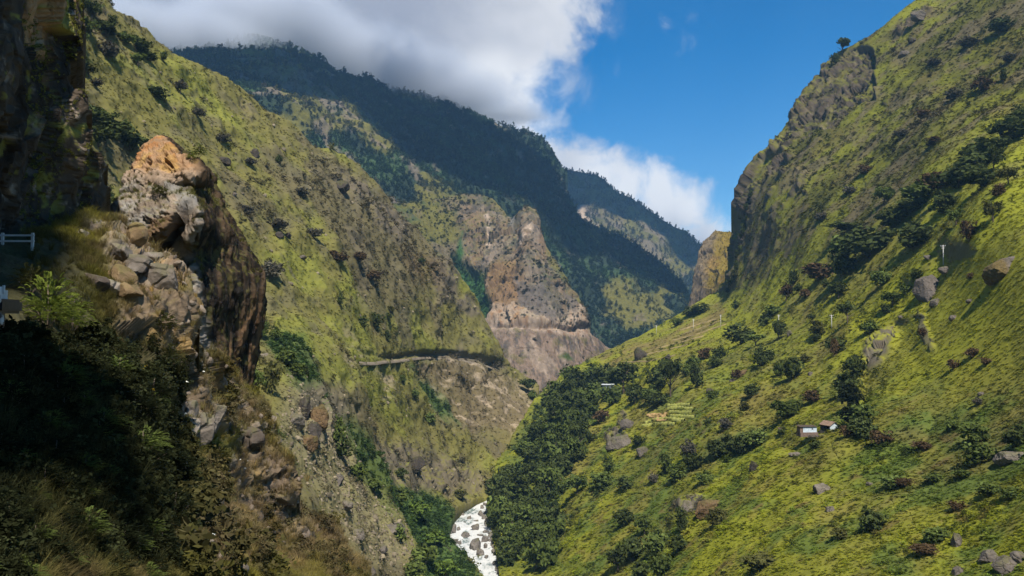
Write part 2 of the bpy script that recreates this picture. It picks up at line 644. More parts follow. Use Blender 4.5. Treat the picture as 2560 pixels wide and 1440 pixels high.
def scatter(name, pts, scl, tint, protos, label, cat=None, tilt=.15):
    n = len(pts)
    me = bpy.data.meshes.new(name)
    me.vertices.add(n)
    me.vertices.foreach_set('co', np.ascontiguousarray(pts, np.float32).ravel())
    rot = np.stack([rng.normal(0, tilt, n), rng.normal(0, tilt, n), rng.uniform(0, 6.28, n)], -1)
    scl = np.asarray(scl, float)
    if scl.ndim == 1: scl = np.repeat(scl[:, None], 3, 1)
    for an, arr in (('rot', rot), ('scl', scl), ('tint', tint)):
        a = me.attributes.new(an, 'FLOAT_VECTOR', 'POINT')
        a.data.foreach_set('vector', np.ascontiguousarray(arr, np.float32).ravel())
    o = obj(name, me, kind='stuff', label=label, cat=cat)
    col = bpy.data.collections.new(name + '_kinds')
    for p in protos: col.objects.link(p)
    g = bpy.data.node_groups.new(name, 'GeometryNodeTree')
    g.interface.new_socket('Geometry', in_out='INPUT', socket_type='NodeSocketGeometry')
    g.interface.new_socket('Geometry', in_out='OUTPUT', socket_type='NodeSocketGeometry')
    gi, go = g.nodes.new('NodeGroupInput'), g.nodes.new('NodeGroupOutput')
    ci = g.nodes.new('GeometryNodeCollectionInfo'); ci.inputs['Collection'].default_value = col
    ci.inputs['Separate Children'].default_value = True; ci.inputs['Reset Children'].default_value = True
    ip = g.nodes.new('GeometryNodeInstanceOnPoints'); ip.inputs['Pick Instance'].default_value = True
    def na(nm):
        q = g.nodes.new('GeometryNodeInputNamedAttribute'); q.data_type = 'FLOAT_VECTOR'; q.inputs['Name'].default_value = nm
        return q.outputs['Attribute']
    er = g.nodes.new('FunctionNodeEulerToRotation')
    g.links.new(na('rot'), er.inputs[0]); g.links.new(er.outputs[0], ip.inputs['Rotation'])
    g.links.new(na('scl'), ip.inputs['Scale'])
    g.links.new(gi.outputs[0], ip.inputs['Points']); g.links.new(ci.outputs[0], ip.inputs['Instance'])
    g.links.new(ip.outputs[0], go.inputs[0])
    md = o.modifiers.new('plants', 'NODES'); md.node_group = g
    return o


def leaf_quads(cent, nrm_dir, size, aspect=1.0, jit=.9, seed=0):
    """one small quad per centre, turned at random"""
    r = np.random.default_rng(seed)
    n = len(cent)
    a = r.normal(size=(n, 3)) * jit + nrm_dir
    a /= np.linalg.norm(a, axis=1, keepdims=True)
    b = np.cross(a, r.normal(size=(n, 3))); b /= np.linalg.norm(b, axis=1, keepdims=True)
    c = np.cross(a, b)
    s = (size * r.uniform(.6, 1.35, n))[:, None]
    v = np.stack([cent - b * s * aspect, cent - c * s * .6, cent + b * s * aspect, cent + c * s * .6], 1).reshape(-1, 3)
    f = np.arange(n * 4).reshape(n, 4)
    return v, f


def crown_np(seed, clumps, per, leaf, flat=1.0, low=.0, spread=.36, cr=.2, cone=False):
    """leaf clumps spread through a crown one unit wide and one unit high"""
    r = np.random.default_rng(seed)
    V, Fc, A = [], [], []
    o = 0
    for k in range(clumps):
        d = r.normal(size=3); d /= np.linalg.norm(d)
        rad = r.random() ** .45
        c = d * rad * np.array([spread, spread, .36])
        c[2] = c[2] * flat + .5
        rr = cr * r.uniform(.65, 1.25)
        if cone:
            h = r.random() ** 1.3
            ph = r.uniform(0, 6.28); q = (1 - h) * .42 * r.uniform(.3, 1)
            c = np.array([math.cos(ph) * q, math.sin(ph) * q, .08 + h * .84]); rr = cr * (1.15 - .75 * h)
        q = r.normal(size=(per, 3)); q /= np.linalg.norm(q, axis=1, keepdims=True)
        rads = r.random((per, 1)) ** .4
        cent = c + q * rads * rr * np.array([1.15, 1.15, .75])
        cent[:, 2] = np.maximum(cent[:, 2], low + .02)
        v, f = leaf_quads(cent, q * .9 + np.array([0, 0, .35]), leaf, 1.0, .55, seed * 991 + k)
        V.append(v); Fc.append(f + o); o += len(v)
        A.append(np.repeat(r.uniform(.6, 1.55) * r.uniform(.75, 1.25, per), 4))
    return np.concatenate(V), np.concatenate(Fc), np.concatenate(A)


def crown_mesh(name, mat, **kw):
    v, f, a = crown_np(**kw)
    return mesh_np(name, v, f, mat, {'leafvar': ('FLOAT', a)}, smooth=False)


def tuft_mesh(name, mat, seed, blades=16, h=1.0, lean=.55, w=.05):
    r = np.random.default_rng(seed); V, Fc, A = [], [], []
    for k in range(blades):
        ph = r.uniform(0, 6.28); d = np.array([math.cos(ph), math.sin(ph), 0]); s = np.array([-d[1], d[0], 0])
        b = d * r.uniform(0, .22); hh = h * r.uniform(.5, 1.1); ln = lean * r.uniform(.3, 1.2) * hh
        p1 = b + d * ln * .35 + np.array([0, 0, hh * .6]); p2 = b + d * ln + np.array([0, 0, hh * r.uniform(.7, 1.0)])
        o = len(V)
        V += [b - s * w, b + s * w, p1 - s * w * .8, p1 + s * w * .8, p2 - s * w * .1, p2 + s * w * .1]
        Fc += [(o, o + 1, o + 3, o + 2), (o + 2, o + 3, o + 5, o + 4)]
        A += [r.uniform(.75, 1.3)] * 6
    return mesh_np(name, np.array(V), np.array(Fc), mat, {'leafvar': ('FLOAT', np.array(A))}, smooth=False)

# ------------------------------------------------------------------ ground colours
GRASS = np.array([.165, .168, .018]); OLIVE = np.array([.125, .114, .026]); DRY = np.array([.19, .145, .05])
LUSH = np.array([.065, .090, .022]); SCRUB = np.array([.100, .080, .046]); FOREST = np.array([.019, .030, .018])
ROCK = np.array([.165, .130, .098]); PALE = np.array([.33, .255, .19]); DARK = np.array([.045, .038, .032])
RUST = np.array([.29, .135, .05]); OCHRE = np.array([.30, .19, .07]); GREY = np.array([.21, .195, .175]); PINK = np.array([.23, .165, .12])
M_HILL = ground_mat('hill_ground', 1.2, .3, .35, .26)
M_FAR = ground_mat('far_ground', 9.0, .7, 5.0, .5)
M_CRAG = ground_mat('crag_ground', 5.0, .8, 2.5, .5, streak=(1, 1, .25))
M_BANK = ground_mat('bank_ground', .35, .8, .14, .5)
M_ROCK = rock_mat('weathered_rock', 1.1)
M_CLIFF = rock_mat('cliff_rock', .8, .55)

ST = {}
# ================================================================== far mountain range
def warp(V, px, py, s, a, seed=0):
    return px + a * fbm(V, s, 3, seed=seed), py + a * fbm(V, s, 3, seed=seed + 5)

dH = Depth([(1380, 440, 4300), (1450, 455, 4200), (1540, 490, 4100), (1660, 570, 4000), (1757, 630, 3900), (1720, 760, 3400), (1450, 600, 3600),
            (1600, 700, 3500), (1850, 800, 3500)])
def dispH(V, px, py, Y, n):
    return 60 * fbm(V * [1, 1, .6], 500, 5, .5, 3, True) + 18 * fbm(V, 90, 4, seed=4)
def paintH(V, px, py, n, h):
    c = np.broadcast_to(FOREST * 1.15, V.shape).copy()
    m = fbm(V, 300, 5, .6, 11)
    c = mixv(c, OLIVE * .75, sstep(-.1, .35, m + .5 * spot(px, py, 1600, 640, 110, 45, 30)))
    c = mixv(c, ROCK * .8, sstep(.05, .35, fbm(V * [1, 1, .35], 120, 4, .6, 12) - .1 + .25 * spot(px, py, 1560, 600, 160, 60, 30)) * .7)
    qx, qy = warp(V, px, py, 80, 16)
    land = poly(qx, qy, [(1443, 535), (1455, 530), (1470, 560), (1490, 575), (1480, 590), (1455, 570), (1447, 555)], 4)
    return mixv(c, PALE * 1.2, land * .8)
BH = sheet('far_mountain', [
    [(1340, 430), (1400, 446), (1440, 455), (1480, 456), (1510, 472), (1540, 490), (1600, 530), (1660, 572), (1715, 608), (1757, 632), (1820, 690), (1900, 760)],
    [(1340, 560), (1600, 680), (1900, 830)], [(1340, 750), (1600, 860), (1900, 950)]], 260, 130, dH, dispH, paintH, M_FAR, label='far mountain in the gap of the valley under a bank of white cloud', sk=(.01, .04, .1, .2))

G_TOP = [(250, 175), (340, 150), (440, 150), (500, 140), (560, 140), (600, 128), (640, 122), (700, 128), (745, 150), (790, 185), (850, 215), (900, 226), (960, 240), (1060, 262), (1120, 272),
         (1160, 290), (1230, 328), (1275, 342), (1310, 350), (1345, 380), (1372, 415), (1392, 445), (1404, 485), (1425, 530), (1460, 570), (1530, 610), (1600, 652), (1660, 700), (1720, 752), (1780, 805), (1850, 850)]
dG = Depth([(250, 170, 2500), (450, 150, 2600), (700, 128, 2900), (960, 240, 3000), (1310, 350, 3000), (1395, 450, 2900), (1530, 610, 2600), (1720, 750, 2300), (1550, 850, 1950),
            (1250, 450, 2300), (1000, 450, 1950), (800, 300, 2000), (650, 270, 1750), (1050, 600, 1750), (1450, 650, 2250), (1300, 900, 1800), (500, 400, 1500)], .01)
GB = [[(930, 260), (1020, 350), (1150, 440), (1300, 540), (1420, 600), (1560, 690), (1700, 800)],
      [(450, 180), (620, 300), (760, 420), (900, 560), (980, 640)],
      [(1340, 560), (1400, 660), (1450, 760), (1540, 860)]]
def dispG(V, px, py, Y, n):
    ST['G'] = fbm(V * [1, 1, .5], 330, 5, .55, 21, True)
    return 55 * ST['G'] + 14 * fbm(V, 60, 4, .6, 22)
def paintG(V, px, py, n, h):
    c = np.broadcast_to(FOREST, V.shape).copy()
    qx, qy = warp(V, px, py, 120, 26, 3)
    m = fbm(V, 140, 5, .6, 23)
    c = mixv(c, np.array([.036, .062, .022]), sstep(-.15, .25, m))
    c = mixv(c, OLIVE * .85, sstep(.08, .32, fbm(V, 190, 5, .6, 24) + .25 * spot(qx, qy, 1560, 790, 90, 60, 30) + .3 * spot(qx, qy, 760, 280, 200, 70, 32) - .05))
    c = mixv(c, ROCK * .85, sstep(.1, .3, fbm(V * [1, 1, .4], 70, 4, .6, 25) + .22 * spot(qx, qy, 760, 290, 220, 80, 32) + .12 * spot(qx, qy, 1330, 480, 160, 50, 35) - .1) * .75)
    c = mixv(c, FOREST * .8, sstep(.25, .6, -ST['G']) * .7)
    return c
BG = sheet('cloud_capped_mountain', [G_TOP, [(250, 350), (600, 330), (900, 430), (1200, 530), (1450, 660), (1650, 790), (1850, 880)],
    [(250, 600), (800, 600), (1050, 750), (1350, 850), (1600, 900), (1850, 930)], [(250, 900), (900, 950), (1300, 1010), (1850, 1000)]],
    720, 330, dG, dispG, paintG, M_FAR, folds=[(GB[0], .035, 14), (GB[2], .03, 10)], label='dark forested mountain whose summit disappears into grey cloud', sk=(.01, .04, .1, .2))

# ================================================================== crag with the road notch
dF = Depth([(1220, 820, 1330), (1450, 820, 1400), (1350, 820, 1310), (1380, 985, 1260), (1250, 930, 1280), (1180, 490, 1740), (1330, 550, 1640), (1265, 550, 1660), (1500, 880, 1420), (1130, 720, 1560),
            (1060, 640, 1520), (980, 540, 1560), (1400, 700, 1480), (1340, 700, 1440), (1560, 940, 1450), (1000, 1000, 1250)], .006)
F_TOP = [(900, 470), (960, 525), (1010, 520), (1060, 512), (1110, 505), (1150, 497), (1182, 490), (1215, 505), (1245, 525), (1265, 548), (1285, 572), (1302, 570), (1312, 550), (1335, 547), (1345, 575), (1352, 618),
         (1372, 640), (1400, 688), (1420, 735), (1436, 770), (1448, 800), (1462, 838), (1485, 850), (1505, 868), (1530, 890), (1580, 930)]
def dispF(V, px, py, Y, n):
    qx, qy = warp(V, px, py, 60, 14, 30)
    rockm = poly(qx, qy, [(1130, 560), (1190, 505), (1265, 560), (1340, 545), (1360, 640), (1430, 760), (1470, 850), (1520, 890), (1380, 1000), (1240, 960), (1210, 820), (1230, 760), (1150, 660)], 22)
    slab = poly(qx, qy, [(1215, 815), (1480, 830), (1520, 880), (1400, 1000), (1230, 960)], 10)
    notch = np.exp(-((qy - (824 + (qx - 1220) * .015)) / 5.5) ** 2) * sstep(1210, 1235, px) * (1 - sstep(1440, 1470, px))
    gully = poly(qx, qy, [(1125, 650), (1215, 690), (1222, 800), (1180, 800), (1130, 720)], 14)
    ST['F'] = (rockm, slab, notch, gully)
    e, cr = worley(V * [1, 1, .55], 42, 31)
    e2, cr2 = worley(V * [1, 1, .4], 15, 32)
    body = 16 * fbm(V * [1, 1, .45], 120, 5, .55, 33, True)
    flute = 8 * fbm(V * [1, 1, .1], 30, 5, .6, 34, True)
    h = body * (1 - .6 * slab) + rockm * (1 - .75 * slab) * (14 * (cr - .5) + 6 * (cr2 - .5)) + flute * (.4 + .8 * rockm) * (1 - .4 * slab)
    h += 22 * np.exp(-((qx - 1325) / 26) ** 2) * poly(qx, qy, [(1290, 540), (1360, 540), (1370, 720), (1300, 720)], 16)
    return h - 9 * notch - 22 * gully + 2.2 * fbm(V, 12, 3, seed=35) + 10 * slab * .2
def paintF(V, px, py, n, h):
    rockm, slab, notch, gully = ST['F']
    qx, qy = warp(V, px, py, 40, 12, 36)
    c = np.broadcast_to(OLIVE * .8, V.shape).copy()
    m = fbm(V, 50, 5, .6, 37)
    c = mixv(c, np.array([.045, .062, .022]), sstep(-.05, .3, m))
    c = mixv(c, SCRUB * 1.1, sstep(0, .35, fbm(V, 70, 5, .6, 38)))
    up = n[..., 2]
    steep = sstep(.62, .3, up + .15 * m)
    c = mixv(c, mixv(mixv(np.broadcast_to(np.array([.155, .105, .068]), V.shape), ROCK * 1.1, sstep(-.1, .2, fbm(V, 45, 4, .6, 184))), DARK * 1.5, sstep(-.05, .22, fbm(V * [1, 1, .14], 20, 4, .6, 39)) * .9), np.clip(rockm * (.45 + .8 * steep + .5 * sstep(-.15, .2, fbm(V * [1, 1, .3], 60, 4, .6, 183))), 0, 1) * .85)
    c = mixv(c, np.array([.17, .10, .045]), rockm * spot(qx, qy, 1265, 745, 45, 70) * .7)
    st = fbm(V * [1, 1, .05], 11, 4, .6, 40)
    st2 = fbm(V * [1, 1, .08], 26, 3, .6, 41)
    sl = mixv(np.broadcast_to(PINK * .95, V.shape), DARK * 1.9, sstep(-.08, .22, st) * .85)
    sl = mixv(sl, PALE * .95, sstep(.08, .3, st2) * .75)
    sl = mixv(sl, OLIVE, sstep(.1, .3, fbm(V, 22, 4, .6, 42)) * .5)
    c = mixv(c, sl * .80, slab)
    cutb = poly(qx, qy, [(1216, 772), (1275, 778), (1330, 795), (1390, 808), (1432, 780), (1450, 830), (1470, 846), (1214, 832)], 5)
    c = mixv(c, mixv(np.broadcast_to(PALE * 1.05, V.shape), RUST, sstep(0, .3, st) * .7), cutb * .55)
    plume = np.maximum.reduce([poly(qx, qy, [(1290, 730), (1345, 735), (1372, 790), (1340, 815), (1300, 780)], 5), poly(qx, qy, [(1360, 755), (1378, 790), (1372, 815), (1352, 808)], 4), poly(qx, qy, [(1400, 745), (1425, 760), (1420, 800), (1402, 790)], 4)])
    c = mixv(c, DARK * 2.3, plume * .85)
    scar = np.maximum(poly(qx, qy, [(1214, 560), (1224, 560), (1232, 620), (1222, 630)], 3), poly(qx, qy, [(1302, 618), (1318, 608), (1330, 618), (1318, 634), (1306, 632)], 3))
    c = mixv(c, PALE * .95, scar * sstep(-.3, .1, fbm(V, 14, 3, seed=195)))
    c = mixv(c, np.array([.13, .12, .1]), poly(qx, qy, [(1275, 560), (1290, 570), (1288, 600), (1276, 598)], 3))
    c = mixv(c, np.array([.032, .075, .022]), np.maximum(gully, poly(qx, qy, [(1135, 640), (1150, 600), (1160, 640), (1150, 670)], 8)))
    c = mixv(c, LUSH * .8, spot(qx, qy, 1408, 898, 16, 7, 25))
    c = mixv(c, PALE * .9, notch * .55)
    return c
BF = sheet('crag_hillside', [F_TOP, [(900, 600), (1100, 640), (1250, 660), (1340, 680), (1420, 790), (1500, 900), (1580, 950)],
     [(900, 760), (1150, 780), (1300, 790), (1420, 830), (1500, 930), (1580, 975)], [(900, 1010), (1150, 1060), (1350, 1080), (1580, 1050)]],
     520, 380, dF, dispF, paintF, M_CRAG, label='orange and grey crag crossed by a road cut into its face')

# ================================================================== brown bluff behind the big slope on the other side
dJ = Depth([(1730, 760, 1180), (1790, 585, 1240), (1850, 580, 1220), (1760, 680, 1150), (1840, 720, 1080), (1900, 800, 1060)])
def dispJ(V, px, py, Y, n):
    e, cr = worley(V * [1, 1, .5], 26, 51)
    return 7 * (cr - .5) + 7 * fbm(V * [1, 1, .4], 40, 4, .55, 52, True) + 1.2 * fbm(V, 8, 3, seed=53)
def paintJ(V, px, py, n, h):
    c = np.broadcast_to(OLIVE * [1.25, 1.0, .9], V.shape).copy()
    c = mixv(c, OCHRE * .65, sstep(0, .3, fbm(V, 30, 4, .6, 54)) * .7)
    edge = poly(px + 10 * fbm(V, 20, 3, seed=55), py, [(1720, 780), (1725, 660), (1755, 600), (1790, 580), (1800, 600), (1770, 660), (1765, 740), (1750, 790)], 12)
    return mixv(c, ROCK * .75, np.clip(edge * .8 + sstep(.5, .2, n[..., 2]) * .6, 0, 1))
BJ = sheet('brown_bluff', [[(1722, 800), (1730, 755), (1736, 700), (1748, 652), (1762, 612), (1790, 586), (1812, 577), (1850, 578), (1900, 560)],
    [(1730, 815), (1790, 700), (1900, 650)], [(1730, 830), (1800, 800), (1920, 760)]], 150, 90, dJ, dispJ, paintJ, M_CRAG, label='brown grassy bluff with a rocky edge at the end of the big slope')

# ================================================================== slope on the far side of the river, with the road
E_TOP = [(-250, -420), (60, -130), (150, -50), (250, 45), (340, 103), (430, 165), (500, 204), (620, 272), (700, 318), (760, 352), (860, 412), (905, 450), (940, 492), (985, 545), (1035, 600), (1055, 640), (1105, 668), (1128, 700),
         (1150, 735), (1180, 765), (1200, 795), (1212, 850), (1232, 890), (1262, 925), (1300, 950), (1328, 985), (1340, 1030), (1305, 1110), (1250, 1200), (1220, 1250)]
dE = Depth([(1220, 1252, 606), (1110, 1362, 490), (1175, 1440, 430), (1340, 1010, 860), (1262, 925, 900), (1205, 820, 860), (1110, 680, 820), (1000, 560, 770), (940, 490, 730), (760, 350, 650), (620, 270, 600),
            (430, 165, 510), (250, 40, 430), (60, -120, 350), (640, 880, 330), (960, 900, 570), (1210, 900, 800), (800, 700, 480), (900, 1100, 430), (1050, 1200, 540), (700, 1000, 270), (900, 1300, 340), (1000, 1440, 350),
            (640, 700, 395), (250, 500, 290), (200, 700, 220), (700, 1440, 190), (-250, -400, 260), (-250, 600, 150), (1240, 1500, 385), (1130, 1330, 515)], .004)
RD = [(600, 884), (640, 881), (700, 878), (760, 872), (830, 885), (890, 902), (940, 905), (980, 898), (1030, 890), (1090, 889), (1150, 893), (1200, 903), (1235, 915)]
E_FOLD = [[(1040, 890), (1000, 960), (1060, 1040), (1130, 1110), (1180, 1180)], [(640, 760), (760, 860), (830, 960), (900, 1080), (960, 1190)], [(700, 330), (800, 450), (900, 560), (980, 650), (1060, 740), (1100, 800)]]
def dispE(V, px, py, Y, n):
    qx, qy = warp(V, px, py, 30, 14, 60)
    d, sd = seg_dist(px, py, RD)
    cut = np.exp(-((d * sd + 7) / 9) ** 2)             # bank cut away above the road
    bench = np.exp(-(d / 5) ** 2) * (.12 + .88 * sstep(900, 980, px))
    rk = np.maximum.reduce([poly(qx, qy, [(1050, 660), (1105, 650), (1130, 700), (1120, 760), (1060, 770)], 10), poly(qx, qy, [(1110, 760), (1150, 745), (1190, 800), (1150, 790)], 8),
        spot(qx, qy, 760, 1050, 62, 75, 30, .3), spot(qx, qy, 870, 480, 60, 30, 35), spot(qx, qy, 950, 560, 60, 30, 40),
        poly(qx, qy, [(900, 1140), (980, 1120), (1080, 1160), (1180, 1190), (1220, 1240), (1150, 1265), (1060, 1250), (940, 1220)], 22)])
    grid = sstep(.05, .3, fbm(V, 45, 4, .6, 61) + .12 * spot(qx, qy, 900, 560, 220, 120, 45) - .12)
    rk2 = np.clip(rk + .6 * grid, 0, 1)
    e, cr = worley(V * [1, 1, .6], 14, 62)
    ST['E'] = (rk2, cut * sstep(1000, 1050, px), bench, d * sd)
    p = V * [.6, .45, 1.0]
    h = 10 * fbm(V, 110, 4, .5, 63, True) + 4.5 * fbm(V, 34, 4, .55, 64, True) + rk2 * 3.6 * (cr - .4) + .5 * fbm(V, 6, 3, seed=65)
    sc = np.clip(V[..., 1] / 350, .25, 1)
    return h * sc * (1 - .7 * bench) - 3 * cut * sstep(1000, 1060, px) + 1.0 * bench
def paintE(V, px, py, n, h):
    rk, cut, bench, sd = ST['E']
    qx, qy = warp(V, px, py, 30, 26, 66)
    c = np.broadcast_to(OLIVE * [1.03, 1.0, 1.35], V.shape).copy()
    big = fbm(V, 70, 5, .6, 67)
    # bands of bright grass lie along the fall line
    band = fbm(np.stack([qx * .8 - qy, qx + qy * .8, 0 * qx], -1) * [1, .35, 1], 90, 4, .55, 68)
    gm = sstep(-.05, .25, band + .4 * spot(qx, qy, 760, 740, 190, 60, 45) + .35 * spot(qx, qy, 980, 810, 150, 50, 40) + .3 * spot(qx, qy, 420, 230, 120, 70, 30) + .3 * spot(qx, qy, 900, 960, 160, 60, 45) + .3 * spot(qx, qy, 1080, 1010, 110, 40, 45) + .25 * spot(qx, qy, 720, 920, 80, 60, 45) - .10)
    c = mixv(c, GRASS * [.93, .90, 1.7], gm)
    sc = sstep(.0, .24, big + .32 * spot(qx, qy, 900, 560, 260, 110, 45) + .3 * spot(qx, qy, 900, 780, 120, 50, 40) - .4 * spot(qx, qy, 780, 760, 160, 45, 45) - .02)
    c = mixv(c, SCRUB, sc * .8)
    c = mixv(c, np.array([.10, .085, .055]), sstep(.1, .3, fbm(V, 28, 5, .6, 69)) * .55)
    low = sstep(0, 60, sd * 0 + (py - (905 + (px - 900) * .12)))
    scree = low * poly(qx, qy, [(640, 1100), (700, 980), (820, 1090), (870, 1220), (960, 1330), (1010, 1440), (860, 1450), (740, 1290)], 30)
    c = mixv(c, np.array([.20, .17, .095]), scree * .75)
    brown = poly(qx, qy, [(1000, 930), (1060, 895), (1180, 905), (1260, 950), (1325, 1000), (1320, 1060), (1270, 1120), (1200, 1100), (1100, 1080), (1050, 1010)], 20)
    c = mixv(c, np.array([.125, .092, .058]), brown * .8)
    stk = fbm(np.stack([qx * .8 - qy, qx * .2 + qy * .25, 0 * qx], -1), 16, 4, .6, 70)
    c = mixv(c, PALE * 1.0, sstep(.12, .34, stk + .1 * spot(qx, qy, 1210, 960, 60, 60) + .12 * spot(qx, qy, 1300, 1040, 50, 50)) * np.clip(brown + .8 * spot(qx, qy, 920, 960, 60, 40, 50) + .7 * spot(qx, qy, 820, 900, 60, 50, 50), 0, 1) * .8)
    lush = np.maximum.reduce([poly(qx, qy, [(880, 1170), (960, 1230), (1080, 1260), (1120, 1300), (1110, 1350), (1160, 1420), (1200, 1500), (1010, 1500), (1000, 1360), (930, 1290)], 18),
        poly(qx, qy, [(990, 920), (1010, 920), (1100, 1040), (1120, 1080), (1060, 1030)], 10), poly(qx, qy, [(630, 900), (720, 880), (840, 1080), (960, 1240), (900, 1240), (800, 1090), (690, 1000)], 16) * .8])
    c = mixv(c, LUSH * [.75, .95, 1], lush * .9)
    c = mixv(c, mixv(np.broadcast_to(ROCK * .8, V.shape), DARK * 1.5, sstep(0, .3, fbm(V * [1, 1, .4], 12, 4, .6, 71))), np.clip(rk * 1.1 * sstep(.85, .55, n[..., 2]), 0, 1) * .85)
    c = mixv(c, np.array([.1, .062, .032]), spot(qx, qy, 1030, 680, 60, 35, 40) * .5)
    c = c * np.array([1.10, 1.13, 1.05])
    c = mixv(c, DARK * 1.7, cut * .7)
    c = mixv(c, np.array([.26, .22, .17]), bench * .5)
    return c
BE = sheet('left_hillside', [E_TOP, [(-250, -200), (200, 250), (600, 500), (850, 700), (1050, 900), (1180, 1100), (1152, 1275)], [(-250, 50), (200, 450), (500, 700), (700, 850), (900, 1050), (1050, 1200), (1114, 1300)],
     [(-250, 300), (200, 600), (500, 850), (700, 1000), (850, 1150), (1000, 1280), (1094, 1362)], [(-250, 550), (200, 800), (450, 1000), (700, 1200), (900, 1350), (1136, 1410)],
     [(-250, 800), (200, 1000), (450, 1250), (650, 1500), (950, 1520), (1240, 1500)]], 780, 470, dE, dispE, paintE, M_HILL, skirt='top right', folds=[(E_FOLD[0], .02, 22), (E_FOLD[1], .010, 34)],
     label='long green and brown mountain slope with a dirt road along it')

# ================================================================== the big grass slope across the river
I_TOP = [(1262, 1560), (1258, 1440), (1230, 1330), (1228, 1250), (1244, 1180), (1290, 1095), (1338, 1010), (1400, 950), (1480, 910), (1530, 872), (1640, 824), (1735, 772), (1790, 745), (1806, 730), (1812, 712), (1825, 702), (1820, 684), (1833, 668), (1829, 640), (1840, 624), (1836, 600), (1850, 580), (1846, 556), (1858, 540), (1853, 520), (1864, 498), (1868, 474), (1886, 448), (1888, 426), (1906, 404), (1908, 388), (1930, 368), (1942, 342),
         (1960, 332), (1970, 310), (1990, 299), (1996, 280), (2014, 260), (2018, 238), (2036, 224), (2044, 200), (2060, 192), (2064, 172), (2088, 152), (2100, 136), (2130, 120), (2200, 78), (2300, 8), (2400, -70), (2700, -330), (3000, -560)]
dI = Depth([(1262, 1440, 436), (1230, 1300, 545), (1236, 1200, 610), (1290, 1095, 690), (1340, 1010, 770), (1400, 950, 840), (1480, 910, 890), (1530, 870, 930), (1640, 824, 960), (1735, 772, 970), (1810, 740, 960),
            (2355, 660, 416), (2077, 800, 520), (2040, 1070, 335), (2560, 1440, 165), (2000, 1440, 215), (1600, 1440, 320), (1600, 1100, 540), (2560, 1000, 240), (2560, 600, 320), (1858, 500, 930), (2050, 200, 960),
            (2300, 5, 930), (2560, -120, 860), (2560, 300, 560), (2200, 400, 720), (1850, 700, 860), (3000, 500, 300), (3000, 1440, 120), (3000, -500, 800), (1390, 1440, 400), (1420, 1200, 545), (1480, 1000, 760), (1700, 950, 620), (1350, 1300, 500),
            (2000, 520, 760), (1950, 800, 640)], .004)
I_FOLD = [([(2620, 480), (2480, 560), (2360, 655), (2235, 760), (2130, 845), (2040, 900)], .022, 34),
          ([(2600, 230), (2420, 430), (2300, 545), (2150, 640), (2020, 710), (1900, 800)], -.03, 45),
          ([(2260, 800), (2200, 860), (2150, 915), (2138, 960), (2145, 1030), (2170, 1100)], .045, 20),
          ([(1690, 1400), (1700, 1290), (1712, 1245), (1780, 1210), (1900, 1165), (2020, 1120)], .04, 18),
          ([(2060, 900), (1950, 990), (1850, 1060), (1750, 1130)], .03, 34), ([(2060, 760), (1900, 860), (1760, 980)], .03, 34), ([(1420, 1460), (1440, 1340), (1470, 1220), (1530, 1130)], .03, 30),
          ([(2560, 1000), (2400, 1040), (2200, 1120), (2000, 1230)], .03, 34)]
def dispI(V, px, py, Y, n):
    qx, qy = warp(V, px, py, 30, 16, 80)
    cliff = np.maximum.reduce([poly(qx, qy, [(1985, 300), (2085, 150), (2135, 125), (2185, 130), (2195, 260), (2150, 262), (2090, 330), (2030, 330), (1990, 345)], 10),
        poly(qx, qy, [(1800, 745), (1826, 690), (1842, 600), (1850, 520), (1870, 450), (1910, 390), (1990, 330), (2050, 340), (2010, 400), (1940, 450), (1900, 500), (1885, 570), (1860, 640), (1850, 700)], 14) * sstep(-.25, .1, fbm(V, 35, 3, seed=180)) * .95,
        poly(qx, qy, [(1900, 520), (1960, 430), (2040, 420), (2060, 470), (1990, 500), (1930, 580)], 20) * sstep(0, .25, fbm(V, 25, 3, seed=181)) * .7,
        spot(qx, qy, 2290, 60, 60, 14, -28, .4) * .8])
    out = np.maximum.reduce([spot(qx, qy, 2205, 880, 62, 26, -50, .3), spot(qx, qy, 2320, 835, 14, 44, -22, .4) * .7, spot(qx, qy, 1745, 1275, 42, 26, 0, .3), spot(qx, qy, 1550, 1103, 34, 15, 0, .4), spot(qx, qy, 1570, 1055, 20, 12, -20, .4)])
    e, cr = worley(V * [1, 1, .28], 20, 81)
    e2, cr2 = worley(V * [1, 1, .45], 8, 82)
    crag = poly(px, py, [(1985, 300), (2085, 150), (2135, 125), (2185, 130), (2195, 260), (2150, 266), (2090, 330), (2030, 330), (1990, 345)], 5)
    ST['I'] = (cliff, out)
    p = V * [.55, 1, .55]
    h = 5.0 * fbm(p, 70, 4, .5, 83, True) + 1.8 * fbm(p, 22, 4, .55, 84, True) + .55 * fbm(V, 7, 3, seed=85) + .2 * fbm(V, 2.4, 2, seed=86)
    sc = np.clip(V[..., 1] / 420, .3, 1.15)
    tex = sstep(-.1, .3, fbm(V, 40, 3, seed=87)) * poly(qx, qy, [(1860, 560), (1900, 400), (2100, 100), (2500, 0), (2560, 300), (2300, 380), (2150, 560), (1900, 640)], 60)
    smooth = poly(px, py, [(2620, 500), (2400, 650), (2200, 830), (2200, 900), (2250, 1020), (2400, 1030), (2620, 980)], 50)
    h = h * sc * (1 - .7 * smooth) + cliff * (9 * (cr - .45) + 4 * (cr2 - .5) + 6 * fbm(V * [1, 1, .15], 18, 4, .6, 88, True) + 2.6 * fbm(V * [1, 1, .35], 6, 4, .65, 190, True)) + out * (3.5 * (cr2 - .3) + 1.2)
    h = h - 11 * crag * np.clip((px - 1990) / 190, 0, 1)
    return h + tex * 2.0 * (worley(V * [1, 1, .7], 9, 89)[1] - .5)
